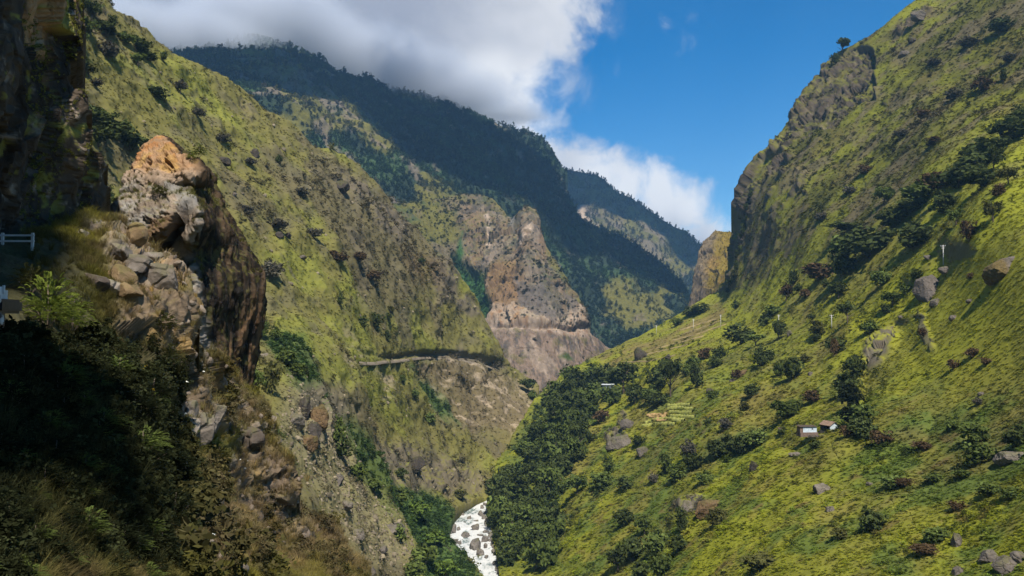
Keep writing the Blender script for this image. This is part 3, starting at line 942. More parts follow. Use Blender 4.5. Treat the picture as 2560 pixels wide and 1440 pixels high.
def paintI(V, px, py, n, h):
    cliff, out = ST['I']
    qx, qy = warp(V, px, py, 36, 34, 90)
    c = np.broadcast_to(GRASS * [1.16, 1.19, .95], V.shape).copy()
    big = fbm(V * [.6, 1, .6], 60, 5, .6, 91)
    upper = poly(qx, qy, [(1840, 700), (1850, 520), (2050, 150), (2300, 0), (2700, -300), (2700, 240), (2350, 420), (2150, 620)], 70)
    c = mixv(c, mixv(np.broadcast_to(OLIVE * 1.08, V.shape), OLIVE * [.50, .54, .5], upper), np.clip(sstep(-.15, .25, big) * .7 + .5 * upper, 0, .95))
    c = mixv(c, SCRUB * 1.05, sstep(.02, .3, fbm(V * [.7, 1, .7], 26, 5, .6, 92) + .12 * upper - .04) * (.4 + .4 * upper))
    c = mixv(c, np.array([.12, .095, .035]), sstep(.08, .3, fbm(V, 34, 4, .6, 93)) * .5)
    lush = np.maximum.reduce([poly(qx, qy, [(1250, 1440), (1230, 1250), (1340, 1010), (1480, 915), (1560, 960), (1480, 1050), (1420, 1180), (1400, 1300), (1420, 1440)], 24),
        poly(qx, qy, [(1500, 1440), (1520, 1330), (1650, 1200), (1850, 1080), (1930, 1090), (1740, 1210), (1700, 1300), (1690, 1440)], 30) * .8,
        spot(qx, qy, 2450, 1110, 170, 70, 10) * .8, spot(qx, qy, 2300, 1230, 200, 60, 10) * .5, spot(qx, qy, 1880, 930, 160, 60, -30) * .4, spot(qx, qy, 1620, 1180, 140, 60, -20) * .5])
    c = mixv(c, LUSH * 1.05, lush * sstep(-.35, .1, fbm(V, 16, 4, .6, 94)) * .85)
    lowp = sstep(860, 1080, py) * sstep(1380, 1500, px)
    c = mixv(c, LUSH * [1.25, 1.3, 1.0], lowp * sstep(-.02, .22, fbm(V, 24, 4, .6, 192)) * .8)
    c = mixv(c, np.array([.20, .17, .035]), lowp * sstep(.1, .3, fbm(V, 18, 4, .6, 193)) * .6)
    c = mixv(c, np.array([.13, .085, .035]), lowp * sstep(.22, .36, fbm(V, 12, 4, .6, 194)) * .6)
    dry = np.maximum.reduce([poly(qx, qy, [(1500, 905), (1640, 850), (1760, 790), (1800, 770), (1820, 800), (1740, 860), (1660, 900), (1520, 930)], 14) * .9, spot(qx, qy, 1890, 1040, 110, 40, -30) * .6, spot(qx, qy, 1450, 1130, 60, 70, -40) * .35,
        spot(qx, qy, 1650, 1060, 60, 40) * .3, spot(qx, qy, 2310, 1110, 60, 24) * .5])
    c = mixv(c, DRY * .85, dry * sstep(-.3, .15, fbm(V, 20, 4, .6, 95)))
    c = mixv(c, GRASS * [1.35, 1.32, 1.0], poly(qx, qy, [(2560, 530), (2380, 660), (2150, 860), (2180, 900), (2400, 1000), (2560, 900)], 40) * .6)
    rk = mixv(np.broadcast_to(ROCK * .48, V.shape), DARK * .8, sstep(-.15, .2, fbm(V * [1, 1, .12], 14, 4, .6, 96)))
    rk = mixv(rk, OLIVE * .9, sstep(.05, .3, fbm(V, 22, 4, .6, 182)) * .85)
    rk = rk * (.55 + .9 * sstep(-.3, .35, fbm(V * [1, 1, .3], 5, 4, .65, 191)))[..., None]
    rk = mixv(rk, PALE, sstep(.22, .4, fbm(V * [1, 1, .4], 14, 4, .6, 97)) * .6)
    c = mixv(c, rk, np.clip(cliff * (.35 + sstep(.75, .45, n[..., 2])), 0, 1) * .92)
    c = mixv(c, np.array([.105, .088, .072]), np.clip(out * 1.2 * sstep(.95, .7, n[..., 2] + .2 * fbm(V, 6, 3, seed=98)), 0, 1) * .9)
    c = mixv(c, ROCK * .7, sstep(.40, .25, n[..., 2]) * .6)
    return c
BI = sheet('right_hillside', [I_TOP, [(1265, 1562), (1380, 1440), (1400, 1250), (1480, 1080), (1600, 960), (1760, 860), (1900, 780), (2000, 600), (2150, 400), (2300, 250), (2500, 120), (2800, -150), (3000, -250)],
    [(1268, 1564), (1600, 1440), (1750, 1250), (1950, 1050), (2150, 850), (2400, 600), (2700, 350), (3000, 150)], [(1270, 1566), (1800, 1560), (2200, 1450), (2500, 1200), (3000, 800)], [(1275, 1568), (2200, 1568), (3000, 1568), (3000, 1400)]],
    860, 520, dI, dispI, paintI, M_HILL, folds=I_FOLD, label='steep bright green grass slope dotted with dark trees and boulders')

# ================================================================== near ground: road bench, rocky bank falling to the river
dN = Depth([(0, 612, 42), (200, 575, 48), (385, 640, 52), (430, 700, 46), (300, 720, 42), (250, 800, 36), (445, 790, 44), (460, 870, 47), (540, 940, 60), (620, 1000, 66), (655, 1090, 62), (690, 1210, 58), (520, 1100, 50),
            (880, 1440, 62), (600, 1440, 40), (460, 1250, 38), (450, 1000, 41), (200, 950, 26), (0, 800, 24), (0, 1000, 15), (200, 1200, 13), (0, 1440, 7), (300, 1440, 13), (450, 1440, 20), (-300, 640, 34), (-300, 1440, 5), (990, 1600, 60), (-300, 1000, 12)], .004)
def dispN(V, px, py, Y, n):
    qx, qy = warp(V, px, py, 4, 8, 100)
    rk = np.maximum.reduce([poly(qx, qy, [(200, 590), (300, 580), (390, 640), (435, 690), (430, 740), (350, 770), (250, 740), (220, 650)], 14), poly(qx, qy, [(230, 740), (440, 760), (465, 880), (640, 1050), (660, 1110), (560, 1100), (430, 1060), (300, 960)], 20) * .8,
        poly(qx, qy, [(440, 1160), (640, 1130), (800, 1330), (890, 1460), (440, 1460)], 20) * .6])
    e, cr = worley(V * [1, 1, 1.3], 2.8, 101)
    e2, cr2 = worley(V, 1.1, 102)
    ST['N'] = rk
    return (.9 * fbm(V, 9, 4, .55, 103, True) + .3 * fbm(V, 2, 3, seed=104)) * np.clip(Y / 30, .2, 1.4) + rk * (1.3 * (cr - .4) + .35 * (cr2 - .5) + .35 * fbm(V * [1, 1, 1.5], 1.4, 4, .6, 185, True)) + .08 * fbm(V, .5, 2, seed=105)
def paintN(V, px, py, n, h):
    rk = ST['N']
    qx, qy = warp(V, px, py, 3, 14, 106)
    c = np.broadcast_to(np.array([.10, .088, .035]), V.shape).copy()
    c = mixv(c, OLIVE * 1.1, sstep(-.05, .25, fbm(V, 3.5, 5, .6, 107)))
    c = mixv(c, np.array([.115, .085, .055]), sstep(.0, .3, fbm(V, 2.2, 5, .6, 108)) * .8)
    rc = mixv(np.broadcast_to(ROCK * [1.05, .95, .85], V.shape), GREY * [1.05, .98, .88], sstep(-.05, .3, fbm(V, 3, 4, .6, 109)))
    rc = mixv(rc, OCHRE, sstep(.05, .3, fbm(V, 2.2, 4, .6, 110)) * .8)
    rc = mixv(rc, DARK * 1.5, sstep(.1, .35, fbm(V * [1, 1, .4], 1.8, 4, .6, 111)) * .7)
    c = mixv(c, rc, np.clip(rk * (.35 + .75 * sstep(.92, .6, n[..., 2] + .15 * fbm(V, 1, 3, seed=112))), 0, 1))
    bank = poly(qx, qy, [(460, 1180), (640, 1120), (800, 1330), (890, 1460), (440, 1460)], 30)
    c = mixv(c, np.array([.135, .098, .070]), bank * sstep(-.2, .15, fbm(V, 2.5, 4, .6, 113)) * .8)
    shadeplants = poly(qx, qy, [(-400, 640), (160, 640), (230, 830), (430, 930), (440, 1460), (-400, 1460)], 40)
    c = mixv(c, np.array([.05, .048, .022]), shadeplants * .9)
    return c
BN = sheet('rocky_bank', [[(-300, 640), (0, 614), (110, 608), (180, 592), (205, 574), (235, 577), (290, 574), (335, 596), (388, 640), (405, 668)],
    [(-300, 720), (100, 680), (300, 690), (432, 700)], [(-300, 850), (100, 800), (300, 800), (446, 790)], [(-300, 1000), (100, 950), (350, 900), (464, 872)], [(-300, 1100), (200, 1050), (450, 960), (622, 1000)],
    [(-300, 1250), (200, 1250), (500, 1150), (657, 1090)], [(-300, 1420), (200, 1400), (500, 1300), (692, 1205)], [(-300, 1600), (300, 1600), (600, 1600), (880, 1440)], [(-300, 1700), (300, 1700), (700, 1700), (990, 1600)]],
    420, 420, dN, dispN, paintN, M_BANK, skirt='top right', label='near rocky bank below the road with dry grass and bare stone', sk=(.02, .06, .15, .4), drop=1.3)

# ================================================================== dark cliff along the road
dA = Depth([(0, 300, 40), (120, 300, 44), (240, 450, 54), (188, 0, 52), (-500, 0, 22), (0, 610, 42), (225, 600, 52), (-500, 600, 22), (100, -300, 44)], .004)
def dispA(V, px, py, Y, n):
    e, cr = worley(V * [1, 1, .45], 2.8, 121)
    e2, cr2 = worley(V * [1, 1, .5], .9, 122)
    return 1.3 * (cr - .5) + .55 * (cr2 - .5) + .9 * fbm(V * [1, 1, .35], 5, 4, .55, 123, True) + .15 * fbm(V, .7, 2, seed=124)
def paintA(V, px, py, n, h):
    qx, qy = warp(V, px, py, 3, 12, 125)
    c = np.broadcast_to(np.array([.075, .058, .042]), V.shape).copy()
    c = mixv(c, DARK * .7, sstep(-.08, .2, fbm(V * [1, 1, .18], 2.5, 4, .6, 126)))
    c = mixv(c, np.array([.36, .21, .10]), np.clip(poly(qx, qy, [(60, -50), (120, -50), (115, 60), (100, 150), (60, 150), (58, 60)], 12) + .7 * sstep(.15, .35, fbm(V, 3, 4, .6, 127)) * spot(qx, qy, 110, 120, 60, 200), 0, 1))  # orange rock strip, its colour raised to stand in for sunlight
    c = mixv(c, np.array([.30, .24, .18]), sstep(.18, .36, fbm(V, 1.2, 4, .6, 128)) * .8)
    c = mixv(c, np.array([.22, .21, .05]), sstep(.2, .32, fbm(V, 1.6, 4, .6, 129) + .12 * spot(qx, qy, 110, 250, 60, 260)) * .9)  # moss, its colour likewise lifted in place of sun on the cliff
    return c
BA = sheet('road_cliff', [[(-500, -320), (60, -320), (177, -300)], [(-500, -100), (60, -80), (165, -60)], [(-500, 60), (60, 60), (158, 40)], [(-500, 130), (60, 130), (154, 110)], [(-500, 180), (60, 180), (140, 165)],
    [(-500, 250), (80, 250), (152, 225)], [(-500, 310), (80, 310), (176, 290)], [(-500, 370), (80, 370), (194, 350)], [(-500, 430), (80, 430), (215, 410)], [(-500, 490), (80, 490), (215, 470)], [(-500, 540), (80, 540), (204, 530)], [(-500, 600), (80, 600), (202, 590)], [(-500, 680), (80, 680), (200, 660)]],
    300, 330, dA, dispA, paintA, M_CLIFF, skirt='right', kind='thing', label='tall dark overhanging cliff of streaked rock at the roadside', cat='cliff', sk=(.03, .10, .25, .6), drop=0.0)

# ================================================================== rock pillar
M_PILLAR = rock_mat('pillar_rock', 1.0, .5, .9, .18)
LV = [  # py, left, front corner, right edge (px) ; distances of left, corner, right
    (338, 394, 402, 408, 76, 75, 76), (347, 386, 410, 415, 74, 73.2, 74), (366, 364, 426, 432, 73, 71.0, 74), (395, 348, 452, 459, 72, 69.2, 73), (420, 340, 476, 484, 71, 68.0, 72), (438, 335, 484, 495, 70.5, 67.5, 73.5),
    (452, 326, 455, 512, 70, 67.5, 76), (468, 318, 425, 520, 69.5, 68, 77), (485, 312, 442, 526, 69, 67, 77), (505, 304, 468, 532, 68, 65.5, 77), (530, 296, 484, 546, 67, 64.5, 77), (560, 290, 488, 566, 66.5, 64.5, 77),
    (590, 287, 470, 588, 66, 65, 77), (620, 286, 446, 606, 66, 66.5, 77), (650, 288, 452, 622, 66, 67, 77), (690, 300, 468, 640, 66, 66.5, 77), (730, 330, 474, 641, 66.5, 66, 77), (770, 360, 478, 637, 67, 66.5, 77.5),
    (810, 400, 486, 633, 68, 67.2, 78), (850, 430, 500, 628, 69, 68, 78.5), (890, 450, 520, 622, 70, 69, 79), (930, 480, 545, 618, 71, 70, 79.5), (980, 520, 575, 614, 73, 72, 80), (1040, 560, 590, 606, 75, 74, 80)]
LV = np.array(LV, float)
nl, na = 330, 300
tl = np.linspace(338, 1040, nl)
lv = np.stack([np.interp(tl, LV[:, 0], LV[:, i]) for i in range(1, 7)], -1)
ring = []
ang = np.linspace(0, 1, na, endpoint=False)
V = np.zeros((nl, na, 3)); PX = np.zeros((nl, na)); UU = np.zeros((nl, na))
for i in range(nl):
    l, a, r, yl, ya, yr = lv[i]
    wd = (r - l)
    key = [(l + .02 * wd, yl + 1.2), (l, yl + .2), (l + .30 * (a - l), yl + (ya - yl) * .45 - .4), (l + .75 * (a - l), ya + .15), (a - .02 * wd, ya), (a + .04 * wd, ya + .25), (a + .5 * (r - a), ya + .55 * (yr - ya)), (r - .03 * wd, yr - .8), (r, yr + .8),
           (r - .08 * wd, yr + 5), ((l + r) / 2, max(yl, yr) + 8), (l + .1 * wd, yl + 6)]
    key.append(key[0])
    kx = np.array([q[0] for q in key]); ky = np.array([q[1] for q in key])
    kt = np.array([0, .04, .16, .30, .37, .40, .58, .74, .79, .85, .91, .96, 1.0])
    x = np.interp(ang, kt, kx); yy = np.interp(ang, kt, ky)
    V[i] = P(x, tl[i], yy); PX[i] = x; UU[i] = ang
PY = np.repeat(tl[:, None], na, 1)
du = np.roll(V, -1, 1) - np.roll(V, 1, 1); dv = np.gradient(V, axis=0)
nn = np.cross(dv, du); nn /= np.linalg.norm(nn, axis=-1, keepdims=True) + 1e-9
cen = V.mean(1, keepdims=True)
nn *= np.where(((V - cen) * nn).sum(-1, keepdims=True) < 0, -1, 1)
e, cr = worley(V * [1, 1, 1.7], 2.4, 131); e2, cr2 = worley(V * [1, 1, 1.5], .85, 132)
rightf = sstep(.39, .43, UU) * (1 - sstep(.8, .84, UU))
hh = (1 - rightf) * (.45 * (cr - .45) + .42 * (cr2 - .5) + .38 * fbm(V * [1, 1, 1.8], 1.3, 5, .62, 186, True)) + rightf * (.9 * fbm(V * [1, 1, .25], 4, 4, .55, 133, True) + .18 * (worley(V * [1, 1, .35], 1.6, 134)[1] - .5) + .30 * fbm(V * [1, 1, .12], .9, 4, .6, 145, True)) + .25 * fbm(V, 1.2, 3, seed=135)
cave = spot(PX, PY, 430, 655, 34, 50, 15, .35) * (1 - rightf) + spot(PX, PY, 455, 560, 22, 44, 25, .35) * (1 - rightf)
hh -= 3.2 * np.clip(cave, 0, 1)
hh *= np.clip((tl[:, None] - 334) / 110, .12, 1)
hole = np.maximum.reduce([spot(PX, PY, 416, 394, 9, 6, 35, .4), spot(PX, PY, 426, 414, 14, 4, 38, .4), spot(PX, PY, 452, 404, 5, 14, -30, .4), spot(PX, PY, 376, 412, 6, 4, 20, .4), spot(PX, PY, 338, 432, 5, 8, 0, .4)])
hh -= .45 * hole
topf = sstep(490, 440, PY)
hh += topf * (.30 * (worley(V * [1, 1, 1.3], .75, 146)[1] - .5) + .16 * fbm(V, .45, 4, .65, 147, True)) * np.clip((PY - 338) / 14, 0, 1)
D = V + nn * hh[..., None]
dv = np.gradient(D, axis=0); du = np.roll(D, -1, 1) - np.roll(D, 1, 1)
n2 = np.cross(dv, du); n2 /= np.linalg.norm(n2, axis=-1, keepdims=True) + 1e-9; n2 *= np.where((n2 * nn).sum(-1, keepdims=True) < 0, -1, 1)
qx, qy = warp(D, PX, PY, 3, 10, 136)
c = np.broadcast_to(GREY * 1.1, D.shape).copy()
c = mixv(c, ROCK * 1.1, sstep(-.1, .25, fbm(D, 2.5, 4, .6, 137)))
c = mixv(c, PALE * .9, sstep(.1, .32, fbm(D * [1, 1, 2], 1.6, 4, .6, 138)) * .7)
top = sstep(478, 440, qy)
tc_ = mixv(np.broadcast_to(np.array([.26, .165, .095]), D.shape), RUST * 1.05, sstep(.0, .25, fbm(D, 2.2, 4, .6, 139)) * sstep(430, 395, qy))
tc_ = mixv(tc_, OCHRE * 1.15, sstep(.1, .3, fbm(D, 1.6, 4, .6, 140)) * .8)
tc_ = mixv(tc_, PALE * .9, sstep(420, 445, qy) * .7)
c = mixv(c, tc_, top)
c = mixv(c, OCHRE * 1.1, poly(qx, qy, [(312, 600), (345, 570), (360, 590), (345, 625), (318, 622)], 5))
c = mixv(c, np.array([.14, .085, .045]), poly(qx, qy, [(370, 545), (440, 540), (440, 600), (360, 640), (365, 590)], 8) * .8)
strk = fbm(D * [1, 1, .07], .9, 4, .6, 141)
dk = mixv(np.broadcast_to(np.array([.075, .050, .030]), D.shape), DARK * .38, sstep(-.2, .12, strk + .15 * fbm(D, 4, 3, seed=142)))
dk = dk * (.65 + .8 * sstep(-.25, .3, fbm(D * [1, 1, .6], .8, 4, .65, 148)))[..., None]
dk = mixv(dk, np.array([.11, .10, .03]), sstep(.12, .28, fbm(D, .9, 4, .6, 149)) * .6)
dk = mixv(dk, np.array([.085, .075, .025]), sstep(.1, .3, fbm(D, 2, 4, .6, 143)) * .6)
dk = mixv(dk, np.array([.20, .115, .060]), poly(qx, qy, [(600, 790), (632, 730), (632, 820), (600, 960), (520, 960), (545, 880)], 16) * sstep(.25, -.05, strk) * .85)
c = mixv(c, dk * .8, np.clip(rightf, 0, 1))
c = mixv(c, np.array([.11, .105, .03]), sstep(.6, .9, n2[..., 2]) * sstep(450, 470, qy) * .7)
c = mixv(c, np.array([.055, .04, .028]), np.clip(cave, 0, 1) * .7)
c = mixv(c, np.array([.34, .20, .06]), spot(qx, qy, 425, 405, 26, 14, 40) * (1 - hole) * top * .6)
idx = np.arange(nl * na).reshape(nl, na)
f = np.stack([idx[:-1], np.roll(idx[:-1], -1, 1), np.roll(idx[1:], -1, 1), idx[1:]], -1).reshape(-1, 4)
vv = np.concatenate([D.reshape(-1, 3), D[0].mean(0)[None] + [0, 0, .1]])
capq = np.stack([idx[0], np.full(na, nl * na), np.full(na, nl * na), np.roll(idx[0], -1)], -1)
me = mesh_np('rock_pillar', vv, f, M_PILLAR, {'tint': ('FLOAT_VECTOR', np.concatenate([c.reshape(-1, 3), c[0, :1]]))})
pillar = obj('rock_pillar', me, label='leaning rock pillar with an orange top and a dark streaked overhang', cat='rock')
BP = Body(); BP.V, BP.N, BP.px, BP.py = D, n2, PX, PY; BP.qx, BP.qy = proj(D); BP.col = c

# ================================================================== river
M_WATER = bpy.data.materials.new('white_water'); M_WATER.use_nodes = True
t = M_WATER.node_tree; b = t.nodes['Principled BSDF']
geo = t.nodes.new('ShaderNodeNewGeometry')
mp = t.nodes.new('ShaderNodeMapping'); mp.inputs['Scale'].default_value = (.32, .11, .3)
t.links.new(geo.outputs['Position'], mp.inputs[0])
w1 = noise(t, mp.outputs[0], 1.0, 8, .65, 1.2)
w2 = noise(t, geo.outputs['Position'], 1.1, 6, .6, .8)
at_ = t.nodes.new('ShaderNodeAttribute'); at_.attribute_name = 'crest'
fo = mathn(t, 'ADD', mathn(t, 'ADD', w1.outputs[0], mathn(t, 'MULTIPLY', centred(w2.outputs[0]) if False else mathn(t, 'SUBTRACT', w2.outputs[0], .5), .5)), mathn(t, 'MULTIPLY', at_.outputs['Fac'], .35))
ff = maprange(t, fo, .39, .66)
wc = mixc(t, ff, (.15, .20, .19), (.55, .56, .55))
t.links.new(wc, b.inputs['Base Color'])
t.links.new(maprange(t, ff, 0, 1, .15, .8, False), b.inputs['Roughness'])
bp = t.nodes.new('ShaderNodeBump'); bp.inputs['Strength'].default_value = .6; bp.inputs['Distance'].default_value = .5
t.links.new(w2.outputs[0], bp.inputs['Height']); t.links.new(bp.outputs[0], b.inputs['Normal'])
gx, gy = np.meshgrid(np.linspace(-95, 60, 260), np.linspace(340, 720, 420))
RZ = -124.5
wv = np.stack([gx, gy, 0 * gx], -1)
rap = fbm(wv * [.8, .35, 1], 9, 4, .6, 151, True) * .9 + fbm(wv * [1, .5, 1], 3, 3, seed=152) * .35 + .8 * (worley(wv * [.6, 1, 1], 16, 153)[1] - .5) * sstep(470, 520, gy)
wv[..., 2] = RZ + rap + np.maximum(gy - 450, 0) * .008
idx = np.arange(gx.size).reshape(gx.shape)
f = np.stack([idx[:-1, :-1], idx[:-1, 1:], idx[1:, 1:], idx[1:, :-1]], -1).reshape(-1, 4)
obj('river', mesh_np('river', wv.reshape(-1, 3), f, M_WATER, {'crest': ('FLOAT', rap.ravel())}), kind='structure', label='white foaming river in the bottom of the gorge')

# ================================================================== valley floor sheet under everything
gv = np.array([(-6500, -1000, -180), (6500, -1000, -180), (6500, 7000, -180), (-6500, 7000, -180)], float)
obj('ground', mesh_np('ground', gv, np.array([[0, 1, 2, 3]]), M_FAR, {'tint': ('FLOAT_VECTOR', np.repeat((OLIVE * .8)[None], 4, 0))}), kind='structure')

# ================================================================== unseen cliff added behind the viewer, its edge notched to shade the foreground
zz = np.linspace(-30, 150, 120); xx = np.linspace(0, 1, 40)
edge = np.interp(zz, [-30, 55, 60, 69, 71.5, 73, 77.5, 79.5, 84, 90, 96, 100, 113, 117, 125, 131, 140, 150], [3.2, 2.5, 1.9, .7, .4, -4.4, -4.4, -3.2, -3.9, -4.6, -5.5, -6.4, -7.5, -8.4, -10, -11.8, -15, -60]) + .25 * np.sin(zz / 2.1)
q = np.zeros((120, 80, 3))
for i in range(120):
    q[i, :40, 0] = -130 + (edge[i] + 130) * xx; q[i, 40:, 0] = q[i, 39::-1, 0][:40]
    q[i, :40, 1] = -22 - 3 * xx; q[i, 40:, 1] = -40 - 45 * (1 - xx[::-1]) * 0 - 60 * np.linspace(0, 1, 40)
    q[i, :, 2] = zz[i]
q[:, :, 1] += 3.5 * np.minimum(0, fbm(q, 14, 4, .6, 171)) - .5
ii = np.arange(9600).reshape(120, 80)
f = np.stack([ii[:-1], ii[1:], np.roll(ii[1:], -1, 1), np.roll(ii[:-1], -1, 1)], -1).reshape(-1, 4)
obj('added_shade_cliff', mesh_np('added_shade_cliff', q.reshape(-1, 3), f, M_CLIFF, {'tint': ('FLOAT_VECTOR', np.repeat((ROCK * .6)[None], 9600, 0))}), kind='structure', label='unseen cliff added behind the road to shade the near ground')

# ================================================================== unseen clouds added between sun and ground to shade the far mountains
M_CLOUD = bpy.data.materials.new('cloud'); M_CLOUD.use_nodes = True
M_CLOUD.node_tree.nodes['Principled BSDF'].inputs['Base Color'].default_value = (.9, .9, .9, 1)
M_CLOUD.node_tree.nodes['Principled BSDF'].inputs['Roughness'].default_value = 1

def shade_cloud(outline, depth, alt, name='cloud', ragged=60, label=None):
    """a flat-bottomed cloud added out of view, cut so its shade fills the outlined ground"""
    q = resample(list(outline) + [outline[0]], 240)[:-1]
    g = P(q[:, 0], q[:, 1], depth(q[:, 0], q[:, 1]))
    tt = (alt - g[:, 2]) / SUN[2]
    fp = g + SUN * tt[:, None]
    rg_ = ragged * sstep(25, 90, seg_dist(q[:, 0], q[:, 1], G_TOP)[0])
    fp[:, 0] += rg_ * fbm(fp, 220, 4, .6, 161); fp[:, 1] += rg_ * fbm(fp, 220, 4, .6, 162)
    bm = bmesh.new()
    vs = [bm.verts.new(p_) for p_ in fp]
    bm.faces.new(vs)
    bmesh.ops.triangulate(bm, faces=bm.faces[:])
    bmesh.ops.subdivide_edges(bm, edges=[e_ for e_ in bm.edges if not e_.is_boundary], cuts=3, use_grid_fill=False)
    bmesh.ops.triangulate(bm, faces=bm.faces[:])
    r = bmesh.ops.extrude_face_region(bm, geom=bm.faces[:])
    for v in r['geom']:
        if isinstance(v, bmesh.types.BMVert):
            inner = 0 if any(e_.is_boundary for e_ in v.link_edges) else 1
            v.co.z += 40 + 90 * abs(float(pn(np.array(v.co)[None] / 180)[0]))
    bmesh.ops.recalc_face_normals(bm, faces=bm.faces[:])
    me = bpy.data.meshes.new(name); bm.to_mesh(me); bm.free()
    me.materials.append(M_CLOUD)
    return obj(name, me, kind='stuff', label=label)

shadeG = [(380, 190), (440, 172), (540, 158), (640, 160), (720, 168), (790, 186), (860, 216), (960, 250), (1060, 284), (1160, 312), (1230, 350), (1310, 374), (1372, 432), (1420, 505), (1480, 575), (1600, 650), (1700, 715), (1790, 800), (1700, 770), (1600, 718), (1500, 668), (1440, 655), (1370, 600), (1290, 545), (1200, 505),
          (1120, 480), (1060, 440), (980, 400), (900, 335), (840, 290), (760, 262), (690, 252), (620, 246), (560, 244), (470, 240), (400, 236)]
shade_cloud(shadeG, dG, 2300, ragged=32, label='unseen cumulus bank added above the valley to shade the dark mountain')
shadeH = [(1370, 400), (1480, 430), (1620, 510), (1780, 620), (1800, 680), (1720, 690), (1660, 620), (1620, 580), (1570, 575), (1530, 560), (1480, 520), (1430, 540), (1380, 560)]
shade_cloud(shadeH, dH, 2700, ragged=120, label='smaller unseen cumulus added to shade the far mountain')

# ================================================================== air
def box_mesh(name, lo, hi):
    mb = MB(); mb.box([(a + b_) / 2 for a, b_ in zip(lo, hi)], [b_ - a for a, b_ in zip(lo, hi)])
    return mb.mesh(name, None)
mh = bpy.data.materials.new('haze'); mh.use_nodes = True
t = mh.node_tree; t.nodes.clear()
out = t.nodes.new('ShaderNodeOutputMaterial'); pv = t.nodes.new('ShaderNodeVolumePrincipled')
pv.inputs['Color'].default_value = (.30, .60, 1.0, 1); pv.inputs['Density'].default_value = 0.000055; pv.inputs['Anisotropy'].default_value = .0
t.links.new(pv.outputs[0], out.inputs['Volume'])
hz = obj('haze', box_mesh('haze', (-6550, -1050, -181.5), (6550, 7050, 1250)), kind='stuff', label='thin blue valley haze')
hz.data.materials.append(mh)

# ================================================================== cloud lying on the summit ridge
MM = bpy.data.materials.new('summit_cloud'); MM.use_nodes = True
t = MM.node_tree; t.nodes.clear()
out = t.nodes.new('ShaderNodeOutputMaterial'); pv = t.nodes.new('ShaderNodeVolumePrincipled'); pv.inputs['Color'].default_value = (.75, .79, .86, 1); pv.inputs['Anisotropy'].default_value = .0
geo = t.nodes.new('ShaderNodeNewGeometry')
nz = noise(t, geo.outputs['Position'], 1 / 190, 5, .58, .3)
best = None
for px, py, Y, rx, rz, ry in [(660, 78, 2830, 330, 120, 310), (480, 108, 2620, 260, 94, 270), (320, 88, 2500, 220, 92, 240), (860, 142, 2930, 250, 98, 290), (1010, 194, 2990, 230, 86, 280), (1150, 240, 3060, 190, 68, 230), (1270, 300, 3090, 120, 50, 190)]:
    sb = t.nodes.new('ShaderNodeVectorMath'); sb.operation = 'SUBTRACT'; t.links.new(geo.outputs['Position'], sb.inputs[0]); sb.inputs[1].default_value = [float(q) for q in P(px, py, Y)]
    dv_ = t.nodes.new('ShaderNodeVectorMath'); dv_.operation = 'DIVIDE'; t.links.new(sb.outputs[0], dv_.inputs[0]); dv_.inputs[1].default_value = (rx * Y / F, ry, rz * Y / F)
    ln = t.nodes.new('ShaderNodeVectorMath'); ln.operation = 'LENGTH'; t.links.new(dv_.outputs[0], ln.inputs[0])
    v_ = mathn(t, 'SUBTRACT', 1.0, ln.outputs['Value'])
    if best is None: best = v_
    else:
        m_ = t.nodes.new('ShaderNodeMath'); m_.operation = 'SMOOTH_MAX'; m_.inputs[2].default_value = .25; t.links.new(best, m_.inputs[0]); t.links.new(v_, m_.inputs[1]); best = m_.outputs[0]
dd = mathn(t, 'ADD', best, mathn(t, 'MULTIPLY', mathn(t, 'SUBTRACT', nz.outputs[0], .5), 1.0))
t.links.new(maprange(t, dd, -.02, .65, 0, .016), pv.inputs['Density']); t.links.new(pv.outputs[0], out.inputs['Volume'])
MM.cycles.volume_step_rate = .25
me = box_mesh('cloud', (-1900, 2250, 700), (250, 3400, 1235)); me.materials.append(MM)
obj('cloud', me, kind='stuff', label='grey cloud lying on the dark summit ridge')

# ================================================================== plants nobody could count
M_TINT = leaf_mat('tinted_leaves', instancer=True, trans=.25, var=.3)
M_TGRASS = leaf_mat('tinted_grass', instancer=True, trans=.35, var=.3)
def proto(name, me):
    return bpy.data.objects.new(name, me)
TUFTS = [proto('tuft', tuft_mesh('tuft', M_TGRASS, s, 18, 1.0, .6, .055)) for s in (1, 2, 3)]
NTUFT = [proto('near_tuft', tuft_mesh('near_tuft', M_TGRASS, s, 34, 1.0, .75, .014)) for s in (4, 5, 6)]
SHRUBS = [proto('shrub', crown_mesh('shrub', M_TINT, seed=s, clumps=8, per=14, leaf=.075, flat=1.0, spread=.34, cr=.2)) for s in (11, 12, 13)]
CROWNS = [proto('broad_crown', crown_mesh('broad_crown', M_TINT, seed=s, clumps=9, per=11, leaf=.10, spread=.33, cr=.22)) for s in (21, 22, 23)]
CONES = [proto('conifer', crown_mesh('conifer', M_TINT, seed=s, clumps=12, per=9, leaf=.09, cr=.2, cone=True)) for s in (31, 32)]

def density(B, gx=None):
    """as many plants per picture area near and far"""
    return 1 / np.maximum(B.V[..., 1], 5) ** 2 * (B.px > -60) * (B.px < 2640) * (B.py < 1500) * (B.py > -60)

def tints(B, i, j, lo=.75, hi=1.3, mul=(1, 1, 1), add=None, mix=0.0):
    c = B.col[i, j] * np.asarray(mul) * rng.uniform(lo, hi, (len(i), 1))
    if add is not None:
        c = c * (1 - mix) + np.asarray(add) * mix * rng.uniform(lo, hi, (len(i), 1))
    return c

